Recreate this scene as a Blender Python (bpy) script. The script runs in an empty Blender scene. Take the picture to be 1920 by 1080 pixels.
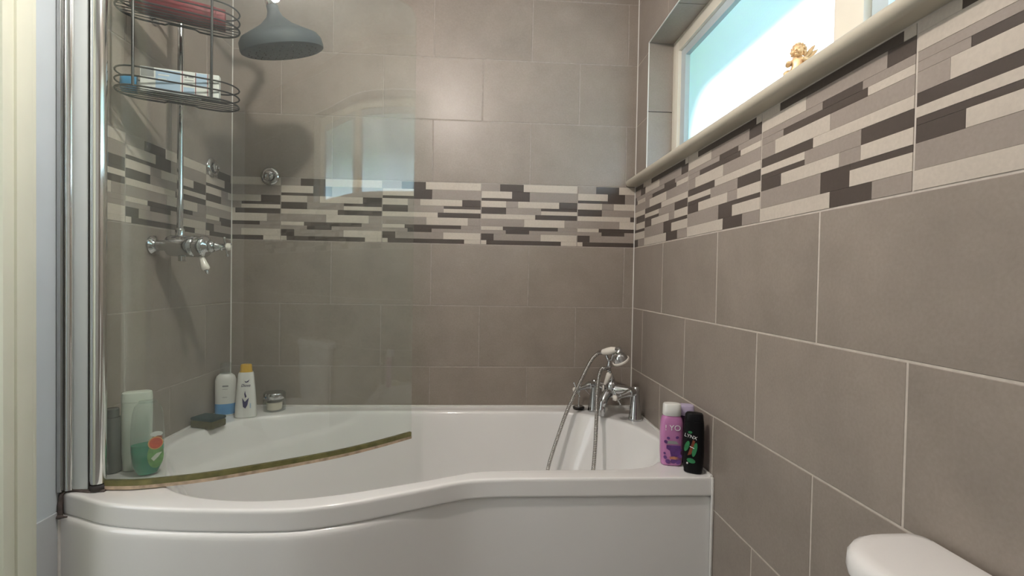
import bpy, bmesh, math, random
from mathutils import Vector, Matrix

random.seed(7)
S = bpy.context.scene
COL = S.collection

# ------------------------------------------------------------------ camera
Z0 = 1.245                       # height of the underside of the mosaic border
CAMP = Vector((1.02396, -2.07087, Z0 - 0.14245))
YAW, PITCH, ROLL, FPX = 0.06278, -0.0185, 0.01716, 916.07
fw = Vector((math.sin(YAW) * math.cos(PITCH), math.cos(YAW) * math.cos(PITCH), math.sin(PITCH)))
rt0 = Vector((math.cos(YAW), -math.sin(YAW), 0))
up0 = rt0.cross(fw)
rt = rt0 * math.cos(ROLL) + up0 * math.sin(ROLL)
up = up0 * math.cos(ROLL) - rt0 * math.sin(ROLL)
cam = bpy.data.cameras.new('camera')
cam.sensor_width = 36.0
cam.lens = FPX / 1920 * 36
cam.clip_start = 0.02
camo = bpy.data.objects.new('camera', cam)
COL.objects.link(camo)
camo.matrix_world = Matrix(((rt.x, up.x, -fw.x, CAMP.x), (rt.y, up.y, -fw.y, CAMP.y),
                            (rt.z, up.z, -fw.z, CAMP.z), (0, 0, 0, 1)))
S.camera = camo

# ------------------------------------------------------------------ view, sky, sun, lamps
S.view_settings.view_transform = 'Standard'
S.view_settings.look = 'None'
S.view_settings.gamma = 1
S.view_settings.use_curve_mapping = False
S.view_settings.exposure = 0.1
S.cycles.use_denoising = True
S.cycles.max_bounces = 14
S.cycles.transparent_max_bounces = 24
S.cycles.caustics_reflective = False
S.cycles.caustics_refractive = False
S.cycles.sample_clamp_indirect = 6

wd = bpy.data.worlds.new('sky')
S.world = wd
wd.use_nodes = True
wn = wd.node_tree
wn.nodes.clear()
w_out = wn.nodes.new('ShaderNodeOutputWorld')
w_bg = wn.nodes.new('ShaderNodeBackground')
w_tc = wn.nodes.new('ShaderNodeTexCoord')
w_sep = wn.nodes.new('ShaderNodeSeparateXYZ')
w_rmp = wn.nodes.new('ShaderNodeValToRGB')
w_rmp.color_ramp.elements[0].position = 0.0
w_rmp.color_ramp.elements[0].color = (0.60, 0.79, 1.0, 1)
w_rmp.color_ramp.elements[1].position = 0.9
w_rmp.color_ramp.elements[1].color = (0.22, 0.48, 0.95, 1)
wn.links.new(w_tc.outputs['Generated'], w_sep.inputs[0])
wn.links.new(w_sep.outputs['Z'], w_rmp.inputs[0])
wn.links.new(w_rmp.outputs[0], w_bg.inputs[0])
w_bg.inputs[1].default_value = 2.2
wn.links.new(w_bg.outputs[0], w_out.inputs[0])


def light(name, kind, loc, energy, color, rot=None, **kw):
    L = bpy.data.lights.new(name, kind)
    L.energy = energy
    L.color = color
    for k, v in kw.items():
        setattr(L, k, v)
    o = bpy.data.objects.new(name, L)
    COL.objects.link(o)
    o.location = loc
    if rot is not None:
        o.rotation_euler = rot
    return o


sun = light('sun', 'SUN', (4, 2, 4), 190.0, (0.76, 0.89, 1.0), angle=math.radians(34))
sun_from = Vector((0.80, 0.52, 0.92))
sun.rotation_euler = sun_from.to_track_quat('Z', 'Y').to_euler()
# the warm ceiling lamp in the middle of the room
light('ceiling_bulb', 'POINT', (0.79, -1.17, 2.165), 33.0, (1.0, 0.905, 0.83), shadow_soft_size=0.026)
# daylight in the hall, coming through the open doorway on the left
light('hall_daylight', 'AREA', (-0.62, -1.42, 1.25), 7.0, (0.94, 0.98, 1.0), (0, math.radians(-90), 0), shape='RECTANGLE', size=1.5, size_y=0.55)

# ------------------------------------------------------------------ constants
W = 1.67845
R = 0.25869
P = 0.411
X0 = 0.19566
YR = 0.12942
YL = 0.18613
ZR = Z0 - 0.685                  # bath rim
CEIL = 2.33
YB = -2.95                       # wall behind the camera


# ------------------------------------------------------------------ materials
def newmat(name):
    m = bpy.data.materials.new(name)
    m.use_nodes = True
    return m, m.node_tree, m.node_tree.nodes['Principled BSDF']


def pbr(name, col, rough=0.5, metal=0.0, spec=0.5, trans=0.0, noise=0.0, nscale=40.0, bump=0.0, bscale=200.0, coat=0.0, ior=1.45):
    m, t, b = newmat(name)
    b.inputs['Base Color'].default_value = (*col, 1)
    b.inputs['Roughness'].default_value = rough
    b.inputs['Metallic'].default_value = metal
    b.inputs['Specular IOR Level'].default_value = spec
    b.inputs['Transmission Weight'].default_value = trans
    b.inputs['Coat Weight'].default_value = coat
    b.inputs['IOR'].default_value = ior
    if noise or bump:
        tc = t.nodes.new('ShaderNodeTexCoord')
    if noise:
        n = t.nodes.new('ShaderNodeTexNoise')
        n.inputs['Scale'].default_value = nscale
        n.inputs['Detail'].default_value = 5
        r = t.nodes.new('ShaderNodeValToRGB')
        r.color_ramp.elements[0].position = 0.3
        r.color_ramp.elements[1].position = 0.7
        r.color_ramp.elements[0].color = (*[c * (1 - noise) for c in col], 1)
        r.color_ramp.elements[1].color = (*[min(1, c * (1 + noise)) for c in col], 1)
        t.links.new(tc.outputs['Object'], n.inputs['Vector'])
        t.links.new(n.outputs['Fac'], r.inputs[0])
        t.links.new(r.outputs[0], b.inputs['Base Color'])
    if bump:
        n2 = t.nodes.new('ShaderNodeTexNoise')
        n2.inputs['Scale'].default_value = bscale
        bp = t.nodes.new('ShaderNodeBump')
        bp.inputs['Strength'].default_value = bump
        bp.inputs['Distance'].default_value = 0.002
        t.links.new(tc.outputs['Object'], n2.inputs['Vector'])
        t.links.new(n2.outputs['Fac'], bp.inputs['Height'])
        t.links.new(bp.outputs[0], b.inputs['Normal'])
    return m


def tile_mat(name, c, rough, vary=0.10):
    """Stone-look ceramic: cloudy mottling, fine speckle, a little tone change from tile to tile."""
    m, t, b = newmat(name)
    N, Lk = t.nodes, t.links
    tc = N.new('ShaderNodeTexCoord')
    oi = N.new('ShaderNodeObjectInfo')
    off = N.new('ShaderNodeVectorMath'); off.operation = 'ADD'
    mul = N.new('ShaderNodeVectorMath'); mul.operation = 'SCALE'
    comb = N.new('ShaderNodeCombineXYZ')
    for i in range(3):
        Lk.new(oi.outputs['Random'], comb.inputs[i])
    Lk.new(comb.outputs[0], mul.inputs[0]); mul.inputs['Scale'].default_value = 37.0
    Lk.new(tc.outputs['Object'], off.inputs[0]); Lk.new(mul.outputs[0], off.inputs[1])
    n1 = N.new('ShaderNodeTexNoise'); n1.inputs['Scale'].default_value = 7; n1.inputs['Detail'].default_value = 6; n1.inputs['Roughness'].default_value = 0.62
    n2 = N.new('ShaderNodeTexNoise'); n2.inputs['Scale'].default_value = 160; n2.inputs['Detail'].default_value = 3
    Lk.new(off.outputs[0], n1.inputs['Vector']); Lk.new(off.outputs[0], n2.inputs['Vector'])
    r1 = N.new('ShaderNodeValToRGB')
    r1.color_ramp.elements[0].position = 0.22; r1.color_ramp.elements[1].position = 0.78
    r1.color_ramp.elements[0].color = (*[x * (1 - vary) for x in c], 1)
    r1.color_ramp.elements[1].color = (*[x * (1 + vary * 1.1) for x in c], 1)
    Lk.new(n1.outputs['Fac'], r1.inputs[0])
    r2 = N.new('ShaderNodeMapRange')
    r2.inputs['From Min'].default_value = 0.3; r2.inputs['From Max'].default_value = 0.7
    r2.inputs['To Min'].default_value = 0.95; r2.inputs['To Max'].default_value = 1.05
    Lk.new(n2.outputs['Fac'], r2.inputs[0])
    r3 = N.new('ShaderNodeMapRange'); r3.inputs['To Min'].default_value = 0.965; r3.inputs['To Max'].default_value = 1.035
    Lk.new(oi.outputs['Random'], r3.inputs[0])
    mm = N.new('ShaderNodeMath'); mm.operation = 'MULTIPLY'
    Lk.new(r2.outputs[0], mm.inputs[0]); Lk.new(r3.outputs[0], mm.inputs[1])
    mx = N.new('ShaderNodeVectorMath'); mx.operation = 'SCALE'
    Lk.new(r1.outputs[0], mx.inputs[0]); Lk.new(mm.outputs[0], mx.inputs['Scale'])
    Lk.new(mx.outputs[0], b.inputs['Base Color'])
    rr = N.new('ShaderNodeMapRange'); rr.inputs['To Min'].default_value = rough - 0.05; rr.inputs['To Max'].default_value = rough + 0.07
    Lk.new(n1.outputs['Fac'], rr.inputs[0]); Lk.new(rr.outputs[0], b.inputs['Roughness'])
    bp = N.new('ShaderNodeBump'); bp.inputs['Strength'].default_value = 0.12; bp.inputs['Distance'].default_value = 0.0015
    Lk.new(n2.outputs['Fac'], bp.inputs['Height']); Lk.new(bp.outputs[0], b.inputs['Normal'])
    b.inputs['Specular IOR Level'].default_value = 0.36
    return m


M = {}
M['tile'] = tile_mat('taupe_tile', (0.277, 0.239, 0.206), 0.36, 0.13)
M['light'] = tile_mat('cream_strip', (0.53, 0.475, 0.41), 0.36, 0.06)
M['taupe'] = tile_mat('taupe_strip', (0.295, 0.255, 0.225), 0.36, 0.06)
M['dark'] = tile_mat('dark_strip', (0.072, 0.058, 0.050), 0.36, 0.10)
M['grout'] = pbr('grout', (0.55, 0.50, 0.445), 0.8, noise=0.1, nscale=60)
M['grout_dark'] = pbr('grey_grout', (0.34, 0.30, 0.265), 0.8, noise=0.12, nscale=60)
M['white_grout'] = pbr('white_trim', (0.78, 0.77, 0.74), 0.5)
M['acrylic'] = pbr('white_acrylic', (0.87, 0.868, 0.86), 0.10, spec=0.5, coat=0.3, noise=0.012, nscale=3)
M['ceramic'] = pbr('white_ceramic', (0.87, 0.86, 0.85), 0.10, coat=0.4)
M['porcelain'] = pbr('porcelain', (0.84, 0.80, 0.73), 0.15, coat=0.4)
M['chrome'] = pbr('chrome', (0.56, 0.57, 0.58), 0.08, metal=1.0)
M['steel'] = pbr('dull_chrome', (0.52, 0.52, 0.52), 0.24, metal=1.0)
M['post'] = pbr('bright_chrome', (0.84, 0.86, 0.85), 0.12, metal=1.0)
M['alu'] = pbr('satin_aluminium', (0.76, 0.82, 0.84), 0.4, metal=0.0, noise=0.02, nscale=5)
M['blackwire'] = pbr('black_wire', (0.018, 0.018, 0.02), 0.38)
M['rubber'] = pbr('black_rubber', (0.03, 0.026, 0.024), 0.6)
M['mould'] = pbr('dark_sealant', (0.075, 0.06, 0.055), 0.7, noise=0.5, nscale=50)
M['sealant'] = pbr('white_sealant', (0.70, 0.69, 0.66), 0.4, noise=0.08, nscale=30)
M['plaster'] = pbr('pale_blue_paint', (0.55, 0.61, 0.645), 0.55, noise=0.03, nscale=6, bump=0.05, bscale=60)
M['plaster_low'] = pbr('grey_paint', (0.50, 0.53, 0.55), 0.4, noise=0.03, nscale=8)
M['wood'] = pbr('cream_gloss_paint', (0.70, 0.715, 0.60), 0.35, noise=0.02, nscale=10)
M['ceil'] = pbr('white_ceiling', (0.80, 0.79, 0.77), 0.7, noise=0.02)
M['wallp'] = pbr('pale_wall_paint', (0.68, 0.68, 0.66), 0.6, noise=0.03)
M['floor'] = pbr('grey_vinyl', (0.30, 0.29, 0.28), 0.5, noise=0.2, nscale=12)
M['upvc'] = pbr('cream_upvc', (0.80, 0.76, 0.66), 0.3, noise=0.015, nscale=20)
M['bead'] = pbr('grey_bead', (0.50, 0.58, 0.62), 0.35, noise=0.02, nscale=20)
M['sill'] = pbr('cream_sill', (0.50, 0.465, 0.38), 0.36, noise=0.02, nscale=12)
M['gold'] = pbr('gold_paint', (0.74, 0.50, 0.27), 0.4, metal=0.2, noise=0.12, nscale=90)
M['shade_block'] = pbr('shade_block_brown', (0.14, 0.11, 0.10), 0.8, noise=0.1)  # dark colour of the added blocks that shade the window
M['leaf'] = pbr('hedge_leaf', (0.10, 0.30, 0.05), 0.5, noise=0.4, nscale=14)
M['paving'] = pbr('dark_paving', (0.045, 0.05, 0.055), 0.9, noise=0.2)
M['seal'] = pbr('yellowed_seal', (0.17, 0.16, 0.06), 0.35, noise=0.35, nscale=30, trans=0.15)
M['seal_edge'] = pbr('stained_seal_lip', (0.48, 0.37, 0.27), 0.5, noise=0.35, nscale=45)
M['red'] = pbr('dark_red_plastic', (0.14, 0.004, 0.012), 0.35, coat=0.15, noise=0.08, nscale=20)
M['blue'] = pbr('blue_cap', (0.035, 0.22, 0.42), 0.35, noise=0.05, nscale=30)
M['paleblue'] = pbr('pale_blue_print', (0.42, 0.56, 0.72), 0.45, noise=0.05, nscale=30)
M['card'] = pbr('white_card', (0.74, 0.76, 0.74), 0.5, noise=0.04, nscale=30)
M['greyp'] = pbr('grey_print', (0.30, 0.31, 0.31), 0.5, noise=0.05, nscale=30)
M['redline'] = pbr('dark_red_print', (0.24, 0.06, 0.08), 0.5, noise=0.05, nscale=30)
M['whitep'] = pbr('white_plastic', (0.80, 0.81, 0.78), 0.32, coat=0.2, noise=0.015, nscale=20)
M['mint'] = pbr('mint_white_plastic', (0.72, 0.78, 0.68), 0.35, noise=0.02, nscale=12)
M['pink'] = pbr('pink_plastic', (0.50, 0.20, 0.42), 0.33, coat=0.15, noise=0.04, nscale=20)
M['lilac'] = pbr('lilac_cap', (0.52, 0.46, 0.64), 0.35, noise=0.03, nscale=20)
M['plum'] = pbr('dark_plum_plastic', (0.05, 0.022, 0.06), 0.35, noise=0.1, nscale=20)
M['purple'] = pbr('purple_print', (0.115, 0.04, 0.19), 0.45, noise=0.3, nscale=70)
M['orange'] = pbr('orange_print', (0.50, 0.20, 0.12), 0.45, noise=0.2, nscale=70)
M['black'] = pbr('black_plastic', (0.003, 0.003, 0.004), 0.45, spec=0.22, noise=0.1, nscale=20)
M['text_white'] = pbr('white_lettering', (0.85, 0.85, 0.85), 0.5)
M['green'] = pbr('green_print', (0.03, 0.20, 0.075), 0.45, noise=0.3, nscale=60)
M['brown'] = pbr('red_brown_print', (0.20, 0.045, 0.02), 0.45, noise=0.3, nscale=60)
M['ink'] = pbr('dark_blue_print', (0.05, 0.045, 0.13), 0.5, noise=0.1, nscale=60)
M['yellow'] = pbr('yellow_cap', (0.58, 0.36, 0.05), 0.35, noise=0.04, nscale=20)
M['azure'] = pbr('blue_band', (0.10, 0.30, 0.58), 0.4, noise=0.05, nscale=20)
M['cream'] = pbr('cream_cosmetic', (0.74, 0.66, 0.52), 0.5, noise=0.04, nscale=30)
M['soap'] = pbr('pale_yellow_soap', (0.74, 0.69, 0.46), 0.4, noise=0.05, nscale=30)
M['scour'] = pbr('green_scourer', (0.010, 0.035, 0.035), 0.9, noise=0.4, nscale=150, bump=0.8, bscale=500)
M['foam'] = pbr('olive_sponge', (0.085, 0.075, 0.022), 0.9, noise=0.35, nscale=120, bump=0.8, bscale=350)
M['gelp'] = pbr('green_gel', (0.0, 0.28, 0.155), 0.15, trans=0.0, noise=0.1, nscale=12)
M['smoke'] = pbr('smoky_plastic', (0.16, 0.17, 0.165), 0.2, trans=0.25, noise=0.05, nscale=20)
M['fruit'] = pbr('grapefruit_flesh', (0.62, 0.10, 0.045), 0.45, noise=0.25, nscale=80)
M['rind'] = pbr('grapefruit_rind', (0.72, 0.42, 0.16), 0.45, noise=0.1, nscale=80)
M['leafp'] = pbr('leaf_print', (0.17, 0.36, 0.12), 0.45, noise=0.3, nscale=60)
M['gunmetal'] = pbr('gunmetal_head', (0.045, 0.055, 0.062), 0.6, metal=0.0, spec=0.3, noise=0.06, nscale=30)


def hose_mat():
    m = pbr('ribbed_hose', (0.50, 0.49, 0.47), 0.26, metal=1.0)
    t = m.node_tree
    uv = t.nodes.new('ShaderNodeUVMap'); uv.uv_map = 'uv'
    sp = t.nodes.new('ShaderNodeSeparateXYZ')
    ml = t.nodes.new('ShaderNodeMath'); ml.operation = 'MULTIPLY'; ml.inputs[1].default_value = 2 * math.pi / 0.006
    sn = t.nodes.new('ShaderNodeMath'); sn.operation = 'SINE'
    bp = t.nodes.new('ShaderNodeBump'); bp.inputs['Strength'].default_value = 0.8; bp.inputs['Distance'].default_value = 0.001
    t.links.new(uv.outputs[0], sp.inputs[0]); t.links.new(sp.outputs['Y'], ml.inputs[0])
    t.links.new(ml.outputs[0], sn.inputs[0]); t.links.new(sn.outputs[0], bp.inputs['Height'])
    t.links.new(bp.outputs[0], t.nodes['Principled BSDF'].inputs['Normal'])
    return m


M['hose'] = hose_mat()


def clear_mat(name, tint, haze=0.0, refl=1.0, limescale=False):
    """Thin clear sheet: see-through, Schlick reflection, optional limescale film."""
    m = bpy.data.materials.new(name); m.use_nodes = True
    t = m.node_tree; N = t.nodes; Lk = t.links; N.clear()
    out = N.new('ShaderNodeOutputMaterial')
    tr = N.new('ShaderNodeBsdfTransparent'); tr.inputs[0].default_value = (*tint, 1)
    gl = N.new('ShaderNodeBsdfGlossy'); gl.inputs['Roughness'].default_value = 0.015
    gl.inputs['Color'].default_value = (0.97, 1.0, 0.98, 1)
    lw = N.new('ShaderNodeLayerWeight'); lw.inputs['Blend'].default_value = 0.5
    pw = N.new('ShaderNodeMath'); pw.operation = 'POWER'; pw.inputs[1].default_value = 5
    ma = N.new('ShaderNodeMath'); ma.operation = 'MULTIPLY_ADD'; ma.inputs[1].default_value = 0.96 * refl; ma.inputs[2].default_value = 0.042 * refl
    Lk.new(lw.outputs['Facing'], pw.inputs[0]); Lk.new(pw.outputs[0], ma.inputs[0])
    mx = N.new('ShaderNodeMixShader')
    Lk.new(ma.outputs[0], mx.inputs[0]); Lk.new(tr.outputs[0], mx.inputs[1]); Lk.new(gl.outputs[0], mx.inputs[2])
    last = mx
    if haze:
        df = N.new('ShaderNodeBsdfDiffuse'); df.inputs[0].default_value = (0.74, 0.82, 0.80, 1)
        hz = N.new('ShaderNodeMixShader')
        if limescale:
            tc = N.new('ShaderNodeTexCoord')
            sp = N.new('ShaderNodeSeparateXYZ'); Lk.new(tc.outputs['Object'], sp.inputs[0])
            mr = N.new('ShaderNodeMapRange'); mr.interpolation_type = 'SMOOTHSTEP'
            mr.inputs['From Min'].default_value = 0.10; mr.inputs['From Max'].default_value = 0.62
            mr.inputs['To Min'].default_value = haze; mr.inputs['To Max'].default_value = haze * 0.28
            Lk.new(sp.outputs['Z'], mr.inputs[0])
            mp = N.new('ShaderNodeMapping'); mp.inputs['Scale'].default_value = (16, 16, 1.6)
            nz = N.new('ShaderNodeTexNoise'); nz.inputs['Scale'].default_value = 1.0; nz.inputs['Detail'].default_value = 4
            Lk.new(tc.outputs['Object'], mp.inputs[0]); Lk.new(mp.outputs[0], nz.inputs['Vector'])
            nr = N.new('ShaderNodeMapRange'); nr.inputs['From Min'].default_value = 0.3; nr.inputs['From Max'].default_value = 0.7
            nr.inputs['To Min'].default_value = 0.75; nr.inputs['To Max'].default_value = 1.2
            Lk.new(nz.outputs['Fac'], nr.inputs[0])
            mm = N.new('ShaderNodeMath'); mm.operation = 'MULTIPLY'
            Lk.new(mr.outputs[0], mm.inputs[0]); Lk.new(nr.outputs[0], mm.inputs[1])
            Lk.new(mm.outputs[0], hz.inputs[0])
        else:
            hz.inputs[0].default_value = haze
        Lk.new(mx.outputs[0], hz.inputs[1]); Lk.new(df.outputs[0], hz.inputs[2])
        last = hz
    Lk.new(last.outputs[0], out.inputs[0])
    return m


M['screen'] = clear_mat('screen_glass', (0.965, 0.985, 0.972), 0.034, 1.0, True)
M['clear'] = clear_mat('clear_plastic', (0.93, 0.95, 0.945), 0.02, 1.2)
M['panecl'] = clear_mat('pane_outer_face', (0.97, 0.99, 0.98), 0.0, 0.5)


def frosted():
    m = bpy.data.materials.new('frosted_pane'); m.use_nodes = True
    t = m.node_tree; N = t.nodes; Lk = t.links; N.clear()
    out = N.new('ShaderNodeOutputMaterial')
    tl = N.new('ShaderNodeBsdfTranslucent'); tl.inputs[0].default_value = (0.86, 0.93, 1.0, 1)
    rf = N.new('ShaderNodeBsdfRefraction'); rf.inputs['IOR'].default_value = 1.08; rf.inputs['Roughness'].default_value = 0.75
    rf.inputs['Color'].default_value = (0.86, 0.95, 1.0, 1)
    gl = N.new('ShaderNodeBsdfGlossy'); gl.inputs['Roughness'].default_value = 0.3
    tc = N.new('ShaderNodeTexCoord')
    nz = N.new('ShaderNodeTexNoise'); nz.inputs['Scale'].default_value = 160; nz.inputs['Detail'].default_value = 3
    bp = N.new('ShaderNodeBump'); bp.inputs['Strength'].default_value = 0.25; bp.inputs['Distance'].default_value = 0.002
    Lk.new(tc.outputs['Object'], nz.inputs['Vector']); Lk.new(nz.outputs['Fac'], bp.inputs['Height'])
    for n in (tl, rf, gl):
        Lk.new(bp.outputs[0], n.inputs['Normal'])
    a = N.new('ShaderNodeMixShader'); a.inputs[0].default_value = 0.16
    b = N.new('ShaderNodeMixShader'); b.inputs[0].default_value = 0.05
    Lk.new(tl.outputs[0], a.inputs[1]); Lk.new(rf.outputs[0], a.inputs[2])
    Lk.new(a.outputs[0], b.inputs[1]); Lk.new(gl.outputs[0], b.inputs[2])
    Lk.new(b.outputs[0], out.inputs[0])
    return m


M['frost'] = frosted()


# ------------------------------------------------------------------ mesh helpers
def mk(name, verts, faces, mat, parent=None, smooth=False, mats=None, midx=None, loc=None, sharp=42):
    me = bpy.data.meshes.new(name)
    me.from_pydata([tuple(v) for v in verts], [], faces)
    for mm in (mats or [mat]):
        me.materials.append(mm)
    if midx:
        me.polygons.foreach_set('material_index', midx)
    bm = bmesh.new(); bm.from_mesh(me)
    bmesh.ops.recalc_face_normals(bm, faces=bm.faces)
    bm.to_mesh(me); bm.free()
    if smooth:
        me.polygons.foreach_set('use_smooth', [True] * len(me.polygons))
        me.set_sharp_from_angle(angle=math.radians(sharp))
    return link(name, me, parent, loc)


def link(name, me, parent=None, loc=None):
    o = bpy.data.objects.new(name, me)
    COL.objects.link(o)
    if parent:
        o.parent = parent
    if loc is not None:
        o.location = loc
    return o


def thing(name, label, cat, loc, rz=0.0, group=None, rot=None):
    o = bpy.data.objects.new(name, None)
    o.empty_display_size = 0.05
    COL.objects.link(o)
    o.location = loc
    o.rotation_euler = rot if rot else (0, 0, rz)
    o['label'] = label
    o['category'] = cat
    if group:
        o['group'] = group
    return o


def structure(o):
    o['kind'] = 'structure'
    return o


class Geo:
    def __init__(s):
        s.v, s.f = [], []

    def add(s, v, f):
        n = len(s.v)
        s.v += [tuple(x) for x in v]
        s.f += [tuple(i + n for i in q) for q in f]
        return s

    def box(s, x0, x1, y0, y1, z0, z1, bev=0.0):
        if bev <= 0:
            v = [(x, y, z) for x in (x0, x1) for y in (y0, y1) for z in (z0, z1)]
            return s.add(v, [(0, 1, 3, 2), (4, 6, 7, 5), (0, 4, 5, 1), (2, 3, 7, 6), (0, 2, 6, 4), (1, 5, 7, 3)])
        bm = bmesh.new()
        bmesh.ops.create_cube(bm, size=1.0)
        for q in bm.verts:
            q.co = Vector(((x0 + x1) / 2 + q.co.x * (x1 - x0), (y0 + y1) / 2 + q.co.y * (y1 - y0), (z0 + z1) / 2 + q.co.z * (z1 - z0)))
        bmesh.ops.bevel(bm, geom=bm.edges[:], offset=bev, segments=2, profile=0.6, affect='EDGES')
        bm.verts.index_update()
        s.add([q.co.copy() for q in bm.verts], [[q.index for q in f.verts] for f in bm.faces])
        bm.free()
        return s

    def lathe(s, prof, seg=24, o=(0, 0, 0), axis=(0, 0, 1)):
        """prof = [(r, h)] along axis from o."""
        a = Vector(axis).normalized()
        q = Vector((0, 0, 1)).rotation_difference(a)
        vs, fs = [], []
        o = Vector(o)
        for r, h in prof:
            for i in range(seg):
                t = 2 * math.pi * i / seg
                vs.append(o + q @ Vector((r * math.cos(t), r * math.sin(t), h)))
        n = len(prof)
        for j in range(n - 1):
            for i in range(seg):
                k = (i + 1) % seg
                fs.append((j * seg + i, j * seg + k, (j + 1) * seg + k, (j + 1) * seg + i))
        if prof[0][0] > 1e-6:
            fs.append(tuple(range(seg)))
        if prof[-1][0] > 1e-6:
            fs.append(tuple((n - 1) * seg + i for i in range(seg)))
        return s.add(vs, fs)

    def tube(s, pts, r, seg=10, closed=False, cap=True):
        pts = [Vector(p) for p in pts]
        n = len(pts)
        rs = r if isinstance(r, (list, tuple)) else [r] * n
        tans = []
        for i in range(n):
            a = pts[i - 1] if (i > 0 or closed) else pts[i]
            b = pts[(i + 1) % n] if (i < n - 1 or closed) else pts[i]
            tans.append((b - a).normalized())
        t0 = tans[0]
        ref = Vector((0, 0, 1)) if abs(t0.z) < 0.9 else Vector((1, 0, 0))
        u = t0.cross(ref).normalized()
        vs, fs = [], []
        for i in range(n):
            if i:
                u = tans[i - 1].rotation_difference(tans[i]) @ u
                u = (u - tans[i] * u.dot(tans[i])).normalized()
            w = tans[i].cross(u)
            for k in range(seg):
                a = 2 * math.pi * k / seg
                vs.append(pts[i] + (u * math.cos(a) + w * math.sin(a)) * rs[i])
        m = n if closed else n - 1
        for i in range(m):
            j = (i + 1) % n
            for k in range(seg):
                l = (k + 1) % seg
                fs.append((i * seg + k, i * seg + l, j * seg + l, j * seg + k))
        if cap and not closed:
            fs.append(tuple(range(seg)))
            fs.append(tuple((n - 1) * seg + k for k in range(seg)))
        return s.add(vs, fs)

    def loft(s, secs, seg=32):
        """secs = [(z, halfx, halfy, power, cx, cy)] superellipse sections."""
        vs, fs = [], []
        for q in secs:
            z, hx, hy, p = q[:4]
            cx, cy = (q[4], q[5]) if len(q) > 4 else (0, 0)
            for k in range(seg):
                a = 2 * math.pi * k / seg
                c, d = math.cos(a), math.sin(a)
                vs.append((cx + hx * math.copysign(abs(c) ** (2 / p), c), cy + hy * math.copysign(abs(d) ** (2 / p), d), z))
        n = len(secs)
        for j in range(n - 1):
            for k in range(seg):
                l = (k + 1) % seg
                fs.append((j * seg + k, j * seg + l, (j + 1) * seg + l, (j + 1) * seg + k))
        fs.append(tuple(range(seg)))
        fs.append(tuple((n - 1) * seg + k for k in range(seg)))
        return s.add(vs, fs)

    def sphere(s, c, r, sx=1, sy=1, sz=1, seg=16, rings=10):
        vs, fs = [], []
        for j in range(rings + 1):
            th = math.pi * j / rings
            for i in range(seg):
                ph = 2 * math.pi * i / seg
                vs.append((c[0] + r * sx * math.sin(th) * math.cos(ph), c[1] + r * sy * math.sin(th) * math.sin(ph), c[2] + r * sz * math.cos(th)))
        for j in range(rings):
            for i in range(seg):
                k = (i + 1) % seg
                fs.append((j * seg + i, (j + 1) * seg + i, (j + 1) * seg + k, j * seg + k))
        return s.add(vs, fs)

    def build(s, name, mat, parent=None, smooth=True, loc=None):
        return mk(name, s.v, s.f, mat, parent, smooth, loc=loc)


def spline(pts, n=8, closed=False):
    pts = [Vector(p) for p in pts]
    out = []
    m = len(pts)
    for i in range(m if closed else m - 1):
        p0 = pts[i - 1] if (i > 0 or closed) else pts[i] * 2 - pts[i + 1]
        p1, p2 = pts[i], pts[(i + 1) % m]
        p3 = pts[(i + 2) % m] if (i + 2 < m or closed) else p2 * 2 - p1
        for k in range(n):
            t = k / n
            out.append(0.5 * ((2 * p1) + (p2 - p0) * t + (2 * p0 - 5 * p1 + 4 * p2 - p3) * t * t + (3 * p1 - p0 - 3 * p2 + p3) * t ** 3))
    if not closed:
        out.append(pts[-1])
    return out


def text_mesh(name, body, size, mat, parent, loc, rot=(math.pi / 2, 0, 0), depth=0.0003, shear=0.0):
    cu = bpy.data.curves.new(name, 'FONT')
    cu.body = body
    cu.size = size
    cu.extrude = depth
    cu.align_x = 'CENTER'
    cu.align_y = 'CENTER'
    cu.shear = shear
    tmp = bpy.data.objects.new(name, cu)
    COL.objects.link(tmp)
    me = bpy.data.meshes.new_from_object(tmp.evaluated_get(bpy.context.evaluated_depsgraph_get()))
    bpy.data.objects.remove(tmp)
    me.materials.clear()
    me.materials.append(mat)
    o = link(name, me, parent, loc)
    o.rotation_euler = rot
    return o


# ------------------------------------------------------------------ walls, floor, ceiling
GR = 0.0008        # grout sits this far behind the tile faces
TH = 0.008         # tile thickness

structure(Geo().box(-0.15, W + 0.3, YB - 0.1, 0.12, -0.12, 0).build('floor', M['floor'], smooth=False))
structure(Geo().box(-0.15, W + 0.3, YB - 0.1, 0.12, CEIL, CEIL + 0.1).build('ceiling', M['ceil'], smooth=False))
structure(Geo().box(-0.15, W + 0.3, YB - 0.1, YB, 0, CEIL).build('wall_front', M['wallp'], smooth=False))
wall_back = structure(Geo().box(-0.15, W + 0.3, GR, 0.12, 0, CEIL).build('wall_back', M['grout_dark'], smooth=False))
DOOR0, DOOR1, DOORH = -0.965, -1.75, 2.02
g = Geo()
g.box(-0.15, -GR, -0.815, GR, 0, CEIL)
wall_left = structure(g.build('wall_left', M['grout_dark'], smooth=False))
g = Geo()
g.box(-0.15, 0.0, DOOR0, -0.815, 0, CEIL)
g.box(-0.15, 0.0, DOOR1, DOOR0, DOORH, CEIL)
g.box(-0.15, 0.0, YB, DOOR1, 0, CEIL)
g.build('plaster', M['plaster'], wall_left, smooth=False)
# grey boxed strip low on the wall beside the bath end
g = Geo(); g.box(0, 0.004, -0.893, -0.816, 0, Z0 - 0.729, 0.0015)
structure(g.build('trim_1', M['plaster_low'], smooth=False))

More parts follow.
